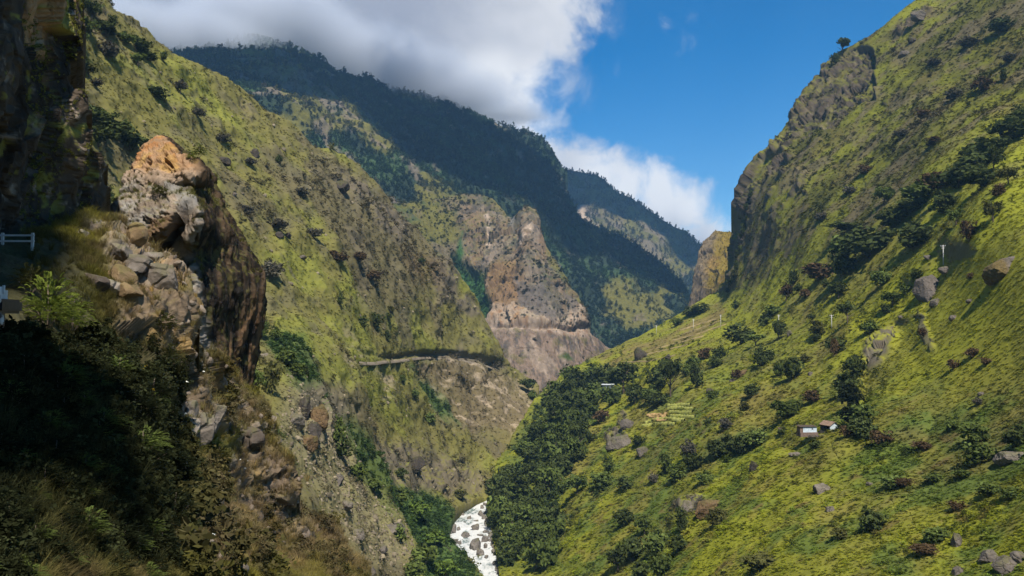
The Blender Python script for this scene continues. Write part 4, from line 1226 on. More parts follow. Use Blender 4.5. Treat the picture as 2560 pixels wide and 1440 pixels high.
# tall grass on the big slope
cliff, outc = ST['I']
up = BI.N[..., 2]
w = density(BI) * (1 - np.clip(cliff * 1.2 + outc, 0, 1)) * sstep(.12, .4, up)
p, i, j = sample(BI, 50000, w)
s = rng.uniform(.55, 1.25, len(p)) * np.clip(p[:, 1] / 300, .55, 2.0) ** .8
scatter('grass', p, np.stack([s * 1.6, s * 1.6, s * .24], -1), tints(BI, i, j, 1.0, 1.35), TUFTS, 'tall tufted grass covering the big sunny slope')
# low shrubs and ferns
nb = fbm(BI.V, 26, 4, .6, 201)
lushI = sstep(.09, .055, BI.col[..., 0])
smooth = poly(BI.px, BI.py, [(2560, 540), (2400, 660), (2230, 800), (2220, 900), (2250, 1020), (2380, 1020), (2560, 960)], 40)
w = density(BI) * (sstep(.08, .35, nb) + 1.6 * lushI) * (1 - .8 * smooth) * (1 - np.clip(cliff, 0, .8)) * sstep(.2, .5, up)
p, i, j = sample(BI, 3200, w)
s = rng.gamma(4, .34, len(p)) * np.clip(p[:, 1] / 380, .5, 1.8) + .4
scatter('undergrowth', p - [0, 0, .2], np.stack([s * 1.2, s * 1.2, s * .85], -1), tints(BI, i, j, .65, 1.15, (.68, .78, .75), [.055, .07, .024], .45), SHRUBS, 'low shrubs and ferns growing through the grass slope')
# shaggy ferns and herbs of the lower slope, close to the ground colour
lw = sstep(820, 1100, BI.py) * (BI.px > 1380) * (1 - smooth)
w = density(BI) * lw * (.25 + sstep(-.1, .3, fbm(BI.V, 12, 4, .6, 220))) * sstep(.2, .5, up)
p, i, j = sample(BI, 9000, w)
s = rng.gamma(3.2, .30, len(p)) * np.clip(p[:, 1] / 300, .6, 1.8) + .35
scatter('undergrowth', p - [0, 0, .25], np.stack([s * 1.6, s * 1.6, s * .5], -1), tints(BI, i, j, .85, 1.5, (.95, 1.02, .95)), SHRUBS, 'shaggy ferns and herbs covering the lower slope')
# scrub on the cliff band and steep upper slope
w = density(BI) * np.clip(poly(BI.px, BI.py, [(1840, 700), (1850, 520), (1990, 300), (2090, 130), (2600, -100), (2600, 260), (2300, 400), (2080, 600), (1900, 760)], 40), 0, 1) * sstep(-.1, .3, fbm(BI.V, 30, 4, .6, 202))
p, i, j = sample(BI, 1700, w)
s = rng.gamma(4, .55, len(p)) + .7
scatter('scrub', p - [0, 0, .3], np.stack([s * 1.3, s * 1.3, s * .8], -1), tints(BI, i, j, .6, 1.1, (.8, .84, .85), [.07, .062, .035], .4), SHRUBS, 'dull scrub clinging to the upper slope and cliff band')

# the slope across the river on the other side
rkE, cutE, benchE, sdE = ST['E']
w = density(BE) * (1 - np.clip(rkE * .8, 0, 1)) * (1 - benchE)
p, i, j = sample(BE, 32000, w)
s = rng.uniform(.7, 1.5, len(p)) * np.clip(p[:, 1] / 420, .4, 1.8) ** .9
scatter('grass', p, np.stack([s * 1.5, s * 1.5, s * .22], -1), tints(BE, i, j, 1.08, 1.38), TUFTS, 'grass covering the long slope with the road')
nb = fbm(BE.V, 40, 4, .6, 203)
scr = sstep(.105, .09, BE.col[..., 1])
lushE = (BE.col[..., 1] > BE.col[..., 0] * 1.25) * 1.0
w = density(BE) * (.03 + sstep(.1, .4, nb) * .6 + scr * .9 + lushE * 1.6) * (1 - benchE)
p, i, j = sample(BE, 4600, w)
s = rng.gamma(4, .62, len(p)) * np.clip(p[:, 1] / 520, .4, 1.6) + .5
lu = lushE[i, j][:, None]
tn = tints(BE, i, j, .85, 1.25, (.9, .92, .92), [.10, .085, .055], .4) * (1 - lu) + lu * np.array([.042, .072, .022]) * rng.uniform(.6, 1.3, (len(p), 1))
scatter('undergrowth', p - [0, 0, .3], np.stack([s * 1.25, s * 1.25, s * .8], -1), tn, SHRUBS, 'grey green scrub spread over the long slope')

# forest on the mountains
w = density(BG) * (.35 + sstep(.10, .05, BG.col[..., 0]))
p, i, j = sample(BG, 30000, w)
s = rng.uniform(8, 17, len(p)) * np.clip(p[:, 1] / 2400, .6, 1.3)
scatter('distant_forest', p - [0, 0, 2.0], np.stack([s, s, s * rng.uniform(.8, 1.5, len(p))], -1), tints(BG, i, j, .6, 1.25, (.9, .95, .95)), CROWNS + CONES, 'forest covering the cloud capped mountain')
w = density(BH) * (.3 + sstep(.10, .05, BH.col[..., 0]))
p, i, j = sample(BH, 6000, w)
s = rng.uniform(10, 20, len(p))
scatter('distant_forest', p - [0, 0, 2.0], np.stack([s, s, s * 1.2], -1), tints(BH, i, j, .6, 1.25), CONES + CROWNS[:1], 'forest on the far mountain')
rockm, slab, notch, gully = ST['F']
w = density(BF) * (.25 + sstep(.0, .3, fbm(BF.V, 70, 4, .6, 204)) + 1.5 * gully) * (1 - np.clip(slab * 1.1, 0, .97)) * (1 - np.clip(rockm, 0, 1) * .55)
p, i, j = sample(BF, 4200, w)
s = rng.gamma(5, .62, len(p)) + 1.2
g_ = gully[i, j][:, None]
scatter('undergrowth', p - [0, 0, .8], np.stack([s * 1.2, s * 1.2, s * .9], -1), tints(BF, i, j, .6, 1.15, (.7, .8, .75)) * (1 - g_) + g_ * np.array([.04, .085, .026]) * rng.uniform(.7, 1.3, (len(p), 1)), CROWNS, 'scrub and small trees on the crag and its green gully')
w = density(BJ)
p, i, j = sample(BJ, 900, w)
s = rng.uniform(1.2, 3.0, len(p))
scatter('scrub', p, s, tints(BJ, i, j, .6, 1.1), SHRUBS, 'dry scrub on the brown bluff')

# near bank: dry grass on the ledges, leafy shrubs
rkN = ST['N']
ledge = poly(BN.px, BN.py, [(215, 590), (300, 575), (390, 640), (440, 700), (450, 800), (470, 900), (330, 900), (230, 760)], 12)
w = density(BN) * (1 - np.clip(rkN * .75, 0, .93)) * (1 - .8 * ledge) * (BN.px > 60) * sstep(.15, .5, BN.N[..., 2]) * (1 - .9 * poly(BN.px, BN.py, [(-400, 640), (160, 640), (215, 830), (430, 930), (430, 1460), (-400, 1460)], 30))
p, i, j = sample(BN, 14000, w)
s = rng.uniform(.22, .62, len(p)) * np.clip(p[:, 1] / 45, .4, 1.3)
scatter('grass', p, np.stack([s * 1.1, s * 1.1, s], -1), tints(BN, i, j, .9, 1.6, (1.15, 1.15, .9)), NTUFT, 'dry yellow grass on the near rocky bank')
w = density(BN) * (BN.px > 420) * sstep(-.05, .25, fbm(BN.V, 5, 3, seed=205)) * (BN.py > 930)
p, i, j = sample(BN, 1700, w)
s = rng.gamma(4, .16, len(p)) + .2
scatter('undergrowth', p - [0, 0, .1], np.stack([s, s, s * .8], -1), tints(BN, i, j, .6, 1.2, (.8, .8, .7), [.06, .06, .02], .5), SHRUBS, 'small leafy shrubs on the near rocky bank')
# moss and grass cushions on the cliff and pillar
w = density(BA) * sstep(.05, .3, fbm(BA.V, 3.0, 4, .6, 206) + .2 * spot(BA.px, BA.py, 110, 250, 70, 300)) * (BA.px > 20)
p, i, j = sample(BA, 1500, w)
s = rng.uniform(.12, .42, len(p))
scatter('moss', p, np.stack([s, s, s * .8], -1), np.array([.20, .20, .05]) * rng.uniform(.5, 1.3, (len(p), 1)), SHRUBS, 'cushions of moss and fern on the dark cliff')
w = 1 / BP.V[..., 1] ** 2 * sstep(.3, .7, BP.N[..., 2]) * (BP.py > 445) * (BP.V[..., 1] < 80) + .03 / BP.V[..., 1] ** 2 * sstep(0, .3, fbm(BP.V, 3, 3, seed=207))
w = np.concatenate([w, w[:, :1]], 1)[:, :w.shape[1]]
p, i, j = sample(BP, 800, w)
s = rng.uniform(.15, .5, len(p))
scatter('grass', p, s, np.array([.12, .115, .032]) * rng.uniform(.6, 1.3, (len(p), 1)), NTUFT, 'grass rooted in cracks of the rock pillar')

# loose stones on the scree and the bank
M_STONES = rock_mat('loose_stone', .5, .3, .5)
def pebble(seed):
    bm = bmesh.new(); bmesh.ops.create_icosphere(bm, subdivisions=2, radius=.5)
    v = np.array([q.co[:] for q in bm.verts]); f = np.array([[q.index for q in p_.verts] for p_ in bm.faces]); bm.free()
    v *= (1 + .5 * fbm(v + seed * 3.1, .6, 2, seed=210))[:, None] * np.array([1, .8, .6])
    me = mesh_np('stone', v, f, None, smooth=False); return me
M_PEB = bpy.data.materials.new('scree_stone'); M_PEB.use_nodes = True
_a = M_PEB.node_tree.nodes.new('ShaderNodeAttribute'); _a.attribute_type = 'INSTANCER'; _a.attribute_name = 'tint'
M_PEB.node_tree.links.new(_a.outputs['Vector'], M_PEB.node_tree.nodes['Principled BSDF'].inputs['Base Color']); M_PEB.node_tree.nodes['Principled BSDF'].inputs['Roughness'].default_value = .95
PEB = []
for s_ in (1, 2, 3):
    me = pebble(s_); me.materials.append(M_PEB); PEB.append(proto('stone', me))
w = density(BE) * (poly(BE.px, BE.py, [(640, 1100), (700, 980), (820, 1090), (870, 1220), (960, 1330), (1010, 1440), (860, 1450), (740, 1290)], 30) + .03 * rkE + .02)
p, i, j = sample(BE, 2600, w)
s = rng.gamma(2.2, .35, len(p)) + .25
scatter('scree', p, s * np.clip(p[:, 1] / 350, .5, 1.6), np.array([.19, .155, .10]) * rng.uniform(.5, 1.3, (len(p), 1)), PEB, 'loose stones lying on the slopes above the river', tilt=1.0)
w = density(BN) * (BN.px > 400) * (.2 + rkN)
p, i, j = sample(BN, 900, w)
s = rng.gamma(2.0, .10, len(p)) + .06
scatter('scree', p, s, np.array([.15, .118, .088]) * rng.uniform(.5, 1.5, (len(p), 1)), PEB, 'small stones on the near bank', tilt=1.0)
wd = poly(BI.px, BI.py, [(1250, 1430), (1236, 1260), (1290, 1120), (1345, 1025), (1400, 965), (1480, 930), (1540, 960), (1500, 1040), (1450, 1120), (1420, 1200), (1395, 1300), (1400, 1430)], 20)
p, i, j = sample(BI, 600, density(BI) * wd)
s = rng.uniform(3.0, 7.5, len(p))
scatter('undergrowth', p - [0, 0, .6], np.stack([s, s, s * .9], -1), np.array([.052, .072, .024]) * rng.uniform(.5, 1.5, (len(p), 1)), CROWNS, 'bushes and saplings filling the riverside wood')

w = density(BN) * poly(BN.px, BN.py, [(-400, 860), (200, 860), (420, 950), (440, 1080), (520, 1180), (540, 1240), (440, 1290), (430, 1500), (-400, 1500)], 20)
p, i, j = sample(BN, 7000, w)
s = (rng.gamma(3, .065, len(p)) + .08) * np.clip(p[:, 1] / 18, .5, 1.5)
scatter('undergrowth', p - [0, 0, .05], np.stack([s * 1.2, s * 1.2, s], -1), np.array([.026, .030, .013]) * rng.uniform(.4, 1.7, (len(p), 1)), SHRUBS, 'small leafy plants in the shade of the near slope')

# ================================================================== plants, rocks and built things, one object each
KCOL = {'dark': (.054, .068, .022), 'green': (.080, .104, .027), 'olive': (.075, .075, .024), 'brown': (.075, .050, .026), 'grey': (.085, .078, .058), 'bright': (.085, .125, .025), 'yellow': (.17, .15, .03), 'black': (.014, .018, .009)}  # the black tone puts shade into the leaf colour
M_BARK = plain_mat('bark', (.10, .075, .055), .9, .4, 9)
LEAF = {k: leaf_mat('leaves_' + k, col=v, trans=.22) for k, v in KCOL.items()}
CR = {}
def crown_for(kind, colour, v):
    key = (kind, colour, v)
    if key not in CR:
        kw = {'bush': dict(clumps=26, per=24, leaf=.068, flat=.95, spread=.34, cr=.19), 'tree': dict(clumps=22, per=28, leaf=.06, flat=.62, spread=.36, cr=.17),
              'tall': dict(clumps=20, per=26, leaf=.07, flat=1.15, spread=.26, cr=.22), 'flat': dict(clumps=20, per=28, leaf=.06, flat=.42, spread=.40, cr=.16)}[kind]
        CR[key] = crown_mesh('crown', LEAF[colour], seed=hash_(kind + colour) + v * 7, **kw)
    return CR[key]
def hash_(s): return sum(ord(q) * (i + 3) for i, q in enumerate(s)) % 9973
STEM = {}
def stem_for(kind, v):
    key = (kind, v)
    if key not in STEM:
        r = random.Random(v * 5 + 1); mb = MB()
        top = {'bush': .5, 'tree': .62, 'tall': .7, 'flat': .6}[kind]
        rad = .012 if kind == 'bush' else .028
        b = Vector((r.uniform(-.05, .05), r.uniform(-.05, .05), top))
        mb.tube([(0, 0, -.12), (b.x * .3, b.y * .3, top * .4), b], [rad * 1.4, rad, rad * .6], 6)
        for q in range(5):
            a = q * 1.256 + r.uniform(-.4, .4); l = r.uniform(.18, .30)
            s_ = Vector((b.x * .4, b.y * .4, top * r.uniform(.45, .8) if kind != 'bush' else 0.02))
            mb.tube([s_, s_ + Vector((math.cos(a) * l * .5, math.sin(a) * l * .5, .12)), s_ + Vector((math.cos(a) * l, math.sin(a) * l, .24))], [rad * .6, rad * .45, rad * .2], 5)
        STEM[key] = mb.mesh('stem', M_BARK, True)
    return STEM[key]

USED = set()
LM = [('tin sheds', 2045, 1072), ('big grey boulder', 2318, 712), ('tilted mossy boulder', 2495, 672), ('lone umbrella tree', 2113, 785), ('grey rock slab', 2205, 885), ('terraced field', 1680, 1035),
      ('dark cliff band', 2100, 260), ('house among trees', 1510, 965), ('mossy overhang', 1745, 1275), ('dark boulder by dry terraces', 1598, 882), ('brown bluff', 1790, 650), ('pale outcrop', 2050, 1215), ('cracked rock seam', 2320, 830),
      ('rock pillar', 470, 480), ('hillside road', 960, 900), ('road end', 650, 885), ('roadside cliff', 190, 300), ('green gully', 1180, 720), ('river', 1190, 1330), ('cloudy summit', 640, 140), ('crag road notch', 1340, 820),
      ('topmost pole', 2355, 640), ('cluster of stones', 2500, 1395), ('gully thicket', 2160, 1010), ('scree fan', 820, 1250), ('parked truck', 20, 770), ('guard rail', 40, 605), ('bright feathery shrub', 120, 745), ('near bank stones', 520, 1050), ('wildflowers', 430, 1180), ('largest midstream boulder', 1188, 1364), ('head of the rapids', 1200, 1262), ('shrubby bank', 1095, 1390), ('gabled shed', 2072, 1066), ('mossy knoll', 1880, 1165), ('straw patch', 1645, 1040)]
def rel_words(dx, dy):
    if abs(dy) > 1.6 * abs(dx): return 'above' if dy < 0 else 'below'
    if abs(dx) > 1.6 * abs(dy): return 'on the uphill side of' if dx > 0 else 'on the valley side of'
    return 'diagonally above' if dy < 0 else 'diagonally below'
def where(px, py, lead):
    """words for a place: nearest landmark, then a second one, until the whole label is new"""
    o = sorted(LM, key=lambda l: math.hypot(l[1] - px, l[2] - py))
    cand = []
    for a in range(3):
        n, x, y = o[a]; d = math.hypot(x - px, y - py)
        near = 'just ' if d < 70 else ('' if d < 150 else 'well ')
        cand.append(f"{lead} {near}{rel_words(px - x, py - y)} the {n}")
    for a in range(3):
        for b in range(1, 6):
            if a != b:
                n, x, y = o[a]
                cand.append(f"{lead} {rel_words(px - x, py - y)} the {n}, toward the {o[b][0]}")
    for c in cand:
        if c not in USED and len(c.split()) <= 16:
            USED.add(c); return c
    return None
NEAR = {}
def size_word(w): return 'tiny' if w < 16 else 'small' if w < 28 else 'medium-sized' if w < 48 else 'large' if w < 80 else 'huge'
COLW = {'dark': 'dark green', 'green': 'green', 'olive': 'olive', 'brown': 'reddish brown', 'grey': 'grey bare', 'bright': 'bright green', 'yellow': 'yellow green', 'black': 'shade-painted dark'}
nplant = [0]
def plant(B, px, py, wpx, hpx, kind, colour, label=None, group=None, base=True, grow=1.0):
    """px,py = middle of the plant in the photograph; it stands on the ground under it"""
    v = nplant[0] % 3; nplant[0] += 1
    p, n = at(B, px, py + hpx * (.45 if base else 0))
    d = p[1]
    w = wpx * d / F * 1.32 * grow; h = hpx * d / F * 1.3 * grow
    is_tree = kind in ('tree', 'tall', 'flat')
    nm = 'tree' if is_tree else 'bush'
    shape = {'bush': '', 'tree': 'round-topped ', 'tall': 'upright ', 'flat': 'flat-topped '}[kind]
    g = group or ('trees on the slopes' if is_tree else 'bushes on the slopes')
    if label is None:
        lead = f"{size_word(wpx)} {COLW[colour]} {shape}{nm}"
        label = where(px, py, lead) or where(px + 1, py, f"{size_word(wpx)} {'spreading' if wpx > hpx else 'compact'} {COLW[colour]} {nm}")
        label = label or f"{lead} standing in the thick of the others"
    if is_tree:
        r = bpy.data.objects.new(nm, None); C.objects.link(r)
        c = obj('crown', crown_for(kind, colour, v), r); s = obj('trunk', stem_for(kind, v), r)
        c.location.z = {'tree': .12, 'tall': .04, 'flat': .22}[kind]
    else:
        r = obj(nm, crown_for(kind, colour, v)); s = obj('stem', stem_for(kind, v), r)
    tag(r, label, nm, g)
    r.location = p - np.array([0, 0, .1 * h])
    a = random.uniform(0, 6.28)
    r.rotation_euler = (random.gauss(0, .05), random.gauss(0, .05), a)
    r.scale = (w, w, h)
    return r

RIGHT = [  # middle, width and height in the photograph, kind, colour
    (2228, 745, 48, 36, 'tree', 'green'), (2095, 724, 44, 40, 'tree', 'dark'), (1962, 728, 34, 46, 'tree', 'brown'), (2285, 585, 100, 64, 'bush', 'dark'), (2172, 600, 130, 76, 'bush', 'dark'),
    (2108, 618, 76, 60, 'bush', 'green'), (2108, 655, 62, 62, 'bush', 'dark'), (2047, 678, 76, 44, 'bush', 'brown'), (2100, 572, 90, 34, 'flat', 'dark'), (2429, 403, 96, 60, 'bush', 'dark'), (2395, 437, 110, 64, 'bush', 'dark'),
    (2450, 440, 80, 50, 'bush', 'dark'), (2356, 502, 64, 56, 'bush', 'dark'), (2298, 478, 90, 56, 'bush', 'green'), (2205, 488, 54, 46, 'tree', 'green'), (2345, 455, 80, 50, 'bush', 'brown'), (2458, 367, 100, 60, 'bush', 'dark'),
    (2526, 318, 90, 64, 'bush', 'dark'), (2548, 285, 60, 50, 'bush', 'dark'), (2273, 517, 80, 40, 'bush', 'dark'), (2230, 542, 84, 54, 'bush', 'dark'), (2385, 542, 42, 44, 'tree', 'green'), (2478, 527, 42, 54, 'tree', 'olive'),
    (2497, 474, 32, 30, 'bush', 'brown'), (2521, 437, 44, 46, 'tree', 'olive'), (2419, 574, 38, 54, 'bush', 'brown'), (2483, 395, 40, 60, 'tree', 'dark'), (2507, 187, 18, 34, 'tall', 'dark'), (2200, 690, 50, 44, 'bush', 'green'),
    (1927, 775, 48, 32, 'bush', 'green'), (1906, 797, 28, 32, 'bush', 'dark'), (1845, 833, 70, 50, 'bush', 'dark'), (1945, 822, 36, 48, 'tree', 'dark'), (1889, 846, 44, 28, 'flat', 'green'), (1902, 888, 46, 52, 'bush', 'dark'),
    (1977, 917, 52, 58, 'bush', 'dark'), (1943, 917, 30, 36, 'bush', 'green'), (1745, 937, 36, 60, 'tall', 'dark'), (2047, 817, 38, 38, 'bush', 'olive'), (2037, 838, 24, 24, 'bush', 'dark'), (2172, 812, 54, 32, 'bush', 'green'),
    (2085, 860, 48, 44, 'bush', 'dark'), (1877, 970, 40, 32, 'bush', 'dark'), (1735, 898, 36, 30, 'bush', 'green'), (1764, 879, 32, 28, 'bush', 'brown'), (1800, 875, 36, 30, 'bush', 'dark'), (1785, 898, 36, 30, 'bush', 'dark'),
    (1718, 921, 28, 30, 'bush', 'green'), (1966, 1017, 74, 50, 'bush', 'green'), (2029, 987, 44, 32, 'bush', 'brown'), (1812, 1054, 32, 32, 'bush', 'grey'), (1764, 1052, 22, 22, 'bush', 'dark'), (1980, 692, 27, 34, 'tall', 'dark'),
    (2058, 706, 20, 24, 'bush', 'dark'), (1833, 760, 22, 22, 'bush', 'dark'), (2027, 787, 26, 14, 'bush', 'dark'), (1790, 1118, 52, 46, 'bush', 'dark'), (1822, 1106, 52, 46, 'bush', 'dark'), (1856, 1106, 54, 46, 'bush', 'dark'),
    (1893, 1090, 52, 40, 'bush', 'green'), (2036, 1106, 28, 26, 'bush', 'dark'), (1952, 1076, 26, 20, 'bush', 'dark'), (2377, 1060, 34, 26, 'bush', 'green'), (2437, 1080, 64, 54, 'bush', 'green'), (2535, 1090, 64, 56, 'bush', 'dark'),
    (2443, 1130, 74, 54, 'bush', 'green'), (2178, 1297, 60, 56, 'bush', 'dark'), (1895, 1402, 90, 40, 'bush', 'olive'), (2150, 1032, 66, 50, 'bush', 'green'), (2165, 1070, 56, 50, 'bush', 'dark'), (2200, 1090, 50, 36, 'bush', 'brown'),
    (2128, 915, 50, 60, 'bush', 'dark'), (2118, 955, 60, 60, 'bush', 'dark'), (2128, 990, 64, 60, 'bush', 'black'), (2132, 1030, 60, 56, 'bush', 'black'), (2150, 1062, 50, 44, 'bush', 'dark'), (2120, 1075, 40, 30, 'bush', 'brown'),  # dark bushes filling the gully stand in for its shade
    (2100, 118, 36, 36, 'flat', 'dark'), (2084, 142, 24, 28, 'bush', 'dark'), (1557, 945, 84, 74, 'tree', 'dark'), (1640, 950, 66, 66, 'tree', 'dark'), (1672, 950, 60, 90, 'flat', 'dark'), (1622, 985, 44, 48, 'bush', 'green'),
    (1585, 982, 44, 50, 'bush', 'dark'), (1525, 985, 50, 50, 'bush', 'green'), (1490, 975, 50, 44, 'tree', 'green'), (1640, 995, 44, 34, 'bush', 'dark'), (1520, 1160, 34, 40, 'tall', 'green'), (1560, 1205, 40, 36, 'bush', 'dark'),
    (1500, 1200, 60, 46, 'bush', 'green'), (1440, 1210, 60, 50, 'tree', 'green'), (1690, 1180, 50, 40, 'bush', 'green'), (1730, 1150, 50, 40, 'bush', 'dark'), (1660, 1160, 40, 44, 'tall', 'green'), (1760, 1190, 44, 32, 'bush', 'green'),
    (1480, 1090, 28, 20, 'bush', 'dark'), (1630, 1190, 30, 24, 'bush', 'grey'), (1720, 1120, 40, 50, 'bush', 'grey'), (1560, 1290, 50, 40, 'bush', 'dark'), (1610, 1310, 46, 50, 'tree', 'green'), (1640, 1350, 70, 60, 'bush', 'green'),
    (1580, 1370, 60, 60, 'bush', 'dark'), (1650, 1410, 60, 60, 'bush', 'green'), (1540, 1400, 50, 60, 'tree', 'dark'), (1690, 1360, 44, 50, 'bush', 'dark'), (1600, 1420, 50, 40, 'bush', 'dark'), (1700, 1300, 30, 60, 'tall', 'dark'),
    (1790, 1290, 46, 40, 'bush', 'olive'), (2260, 1200, 40, 22, 'bush', 'brown'), (2330, 1190, 50, 24, 'bush', 'green'), (2230, 1200, 60, 26, 'bush', 'green'), (2300, 1110, 46, 24, 'bush', 'brown'), (2400, 1180, 44, 24, 'bush', 'green'),
    (2470, 1220, 60, 30, 'bush', 'green'), (2520, 1230, 50, 30, 'bush', 'green'), (2390, 1260, 40, 20, 'bush', 'brown'), (2340, 1330, 60, 30, 'bush', 'green'), (2310, 1370, 60, 26, 'bush', 'brown'), (2100, 1330, 44, 24, 'bush', 'olive'),
    (2080, 870, 20, 40, 'tall', 'brown'), (2425, 880, 34, 26, 'bush', 'brown'), (2380, 910, 28, 26, 'bush', 'brown'), (2460, 900, 30, 18, 'bush', 'brown'), (2300, 830, 18, 26, 'bush', 'brown'), (2440, 1000, 26, 20, 'bush', 'grey'),
    (2290, 680, 30, 26, 'bush', 'dark'), (2260, 720, 30, 24, 'bush', 'green'), (2420, 690, 18, 18, 'bush', 'brown'), (1830, 690, 24, 26, 'bush', 'olive'), (1720, 775, 40, 24, 'bush', 'dark'), (1750, 765, 40, 26, 'bush', 'dark'), (1690, 800, 30, 20, 'bush', 'green'),
    (2330, 150, 40, 18, 'bush', 'grey'), (2420, 100, 50, 26, 'bush', 'grey'), (2500, 60, 60, 40, 'bush', 'dark'), (2450, 210, 50, 40, 'bush', 'brown'), (2380, 230, 40, 30, 'bush', 'grey'), (2300, 280, 36, 24, 'bush', 'brown'), (2250, 330, 36, 22, 'bush', 'grey'), (2520, 140, 40, 24, 'bush', 'grey'),
    (2160, 420, 30, 24, 'bush', 'brown'), (2120, 470, 34, 22, 'bush', 'grey'), (2330, 350, 40, 24, 'bush', 'brown'), (2050, 540, 30, 22, 'bush', 'grey'), (1500, 1035, 40, 30, 'bush', 'brown'), (1440, 1060, 30, 40, 'tall', 'green'), (1590, 1100, 30, 26, 'bush', 'dark'),
    (1780, 980, 30, 24, 'bush', 'green'), (1840, 930, 26, 24, 'bush', 'brown'), (1860, 1010, 24, 20, 'bush', 'olive'), (2010, 890, 26, 20, 'bush', 'olive'), (2210, 770, 26, 24, 'bush', 'dark'), (2300, 740, 20, 18, 'bush', 'olive'), (2010, 730, 26, 26, 'bush', 'brown'), (1990, 715, 24, 24, 'bush', 'dark'),
]
lone = plant(BI, 2113, 783, 48, 52, 'flat', 'dark', label='lone umbrella-shaped tree with a thin trunk beside a white pole')
for q in RIGHT:
    plant(BI, *q)
# trees along the skyline of the big slope
for k in range(34):
    tq = random.random(); e_ = resample(I_TOP[13:27], 200)[int(tq * 199)]
    s_ = random.uniform(9, 17)
    plant(BI, e_[0] + random.uniform(2, 8), e_[1] + random.uniform(-3, 3), s_ * .8, s_ * 1.1, random.choice(['tall', 'tree', 'tree']), 'dark', label=where(e_[0], e_[1], 'tiny skyline tree') or 'tiny dark tree in the row along the skyline of the grass slope', group='skyline trees of the big slope', base=True)
# riverside wood
cnt = 0
wood = [(1250, 1430), (1236, 1260), (1290, 1120), (1345, 1025), (1400, 965), (1480, 930), (1540, 960), (1500, 1040), (1450, 1120), (1420, 1200), (1395, 1300), (1400, 1430)]
while cnt < 92:
    x, y = random.uniform(1232, 1560), random.uniform(940, 1440)
    if poly(np.array([x]), np.array([y]), wood, 1)[0] < .5: continue
    s_ = random.uniform(32, 62)
    plant(BI, x, y, s_, s_ * random.uniform(.8, 1.3), random.choice(['tree', 'tall', 'bush', 'bush']), random.choice(['dark', 'dark', 'green', 'green']), label=None, group='riverside wood', base=False)
    cnt += 1

LEFT = [(204, 14, 52, 52, 'tree', 'dark'), (237, 27, 50, 52, 'tree', 'dark'), (287, 52, 26, 32, 'tree', 'dark'), (267, 70, 60, 40, 'bush', 'dark'), (217, 60, 50, 40, 'bush', 'green'), (196, 84, 50, 40, 'bush', 'green'), (346, 110, 60, 36, 'bush', 'dark'),
    (358, 124, 40, 30, 'bush', 'dark'), (275, 122, 48, 46, 'bush', 'grey'), (417, 144, 22, 30, 'tree', 'dark'), (375, 136, 40, 26, 'bush', 'dark'), (317, 94, 50, 30, 'bush', 'green'), (208, 160, 40, 46, 'tree', 'dark'), (228, 174, 40, 40, 'tree', 'olive'),
    (350, 145, 44, 34, 'tree', 'green'), (454, 215, 32, 36, 'tree', 'grey'), (246, 206, 38, 22, 'bush', 'grey'), (392, 228, 64, 30, 'bush', 'dark'), (230, 290, 90, 60, 'bush', 'dark'), (280, 310, 100, 60, 'bush', 'dark'), (330, 345, 90, 60, 'bush', 'dark'),  # wide dark bushes by the cliff stand in for a shadow patch
    (250, 340, 90, 50, 'bush', 'dark'), (271, 487, 44, 48, 'bush', 'dark'), (243, 560, 28, 44, 'bush', 'dark'), (858, 752, 18, 36, 'tall', 'dark'), (676, 668, 60, 46, 'bush', 'grey'), (702, 396, 18, 22, 'bush', 'dark'), (942, 798, 44, 40, 'bush', 'dark'),
    (912, 800, 32, 30, 'bush', 'dark'), (973, 836, 18, 26, 'tall', 'dark'), (975, 788, 20, 18, 'bush', 'dark'), (655, 820, 40, 40, 'bush', 'green'), (690, 830, 30, 34, 'bush', 'green'), (640, 960, 50, 70, 'tree', 'green'), (680, 950, 50, 80, 'tall', 'olive'), (720, 890, 50, 44, 'bush', 'green'),
    (745, 920, 40, 36, 'bush', 'green'), (770, 925, 16, 24, 'tall', 'dark'), (700, 1085, 34, 40, 'bush', 'dark'), (730, 1160, 34, 50, 'tree', 'dark'), (845, 1080, 40, 60, 'tall', 'green'), (860, 1120, 50, 50, 'bush', 'dark'), (900, 1180, 50, 50, 'bush', 'green'), (940, 1215, 50, 40, 'tree', 'green'),
    (1000, 1240, 60, 40, 'bush', 'green'), (1050, 1275, 60, 40, 'bush', 'bright'), (1010, 945, 24, 24, 'bush', 'green'), (1040, 985, 26, 24, 'bush', 'green'), (1080, 1040, 30, 26, 'bush', 'green'), (1320, 960, 40, 36, 'tree', 'dark'), (1335, 985, 24, 24, 'bush', 'green'),
    (1060, 650, 20, 18, 'bush', 'dark'), (980, 770, 20, 16, 'bush', 'olive'), (630, 400, 40, 20, 'bush', 'grey'), (560, 340, 40, 22, 'bush', 'grey'), (500, 280, 34, 24, 'bush', 'grey'), (700, 560, 50, 26, 'bush', 'grey'), (620, 520, 40, 24, 'bush', 'grey'), (790, 580, 50, 26, 'bush', 'grey'),
    (850, 640, 50, 30, 'bush', 'brown'), (760, 480, 40, 24, 'bush', 'grey'), (900, 640, 40, 26, 'bush', 'brown'), (940, 690, 44, 26, 'bush', 'brown'), (1010, 1180, 30, 22, 'bush', 'dark'), (1090, 1340, 50, 40, 'bush', 'bright'), (1060, 1380, 60, 50, 'bush', 'green'), (1120, 1420, 60, 40, 'bush', 'bright'), (1150, 1230, 40, 24, 'bush', 'olive'),
    (1040, 1420, 60, 50, 'bush', 'green'), (1000, 1330, 40, 40, 'bush', 'green')]
for q in LEFT:
    plant(BE, *q)

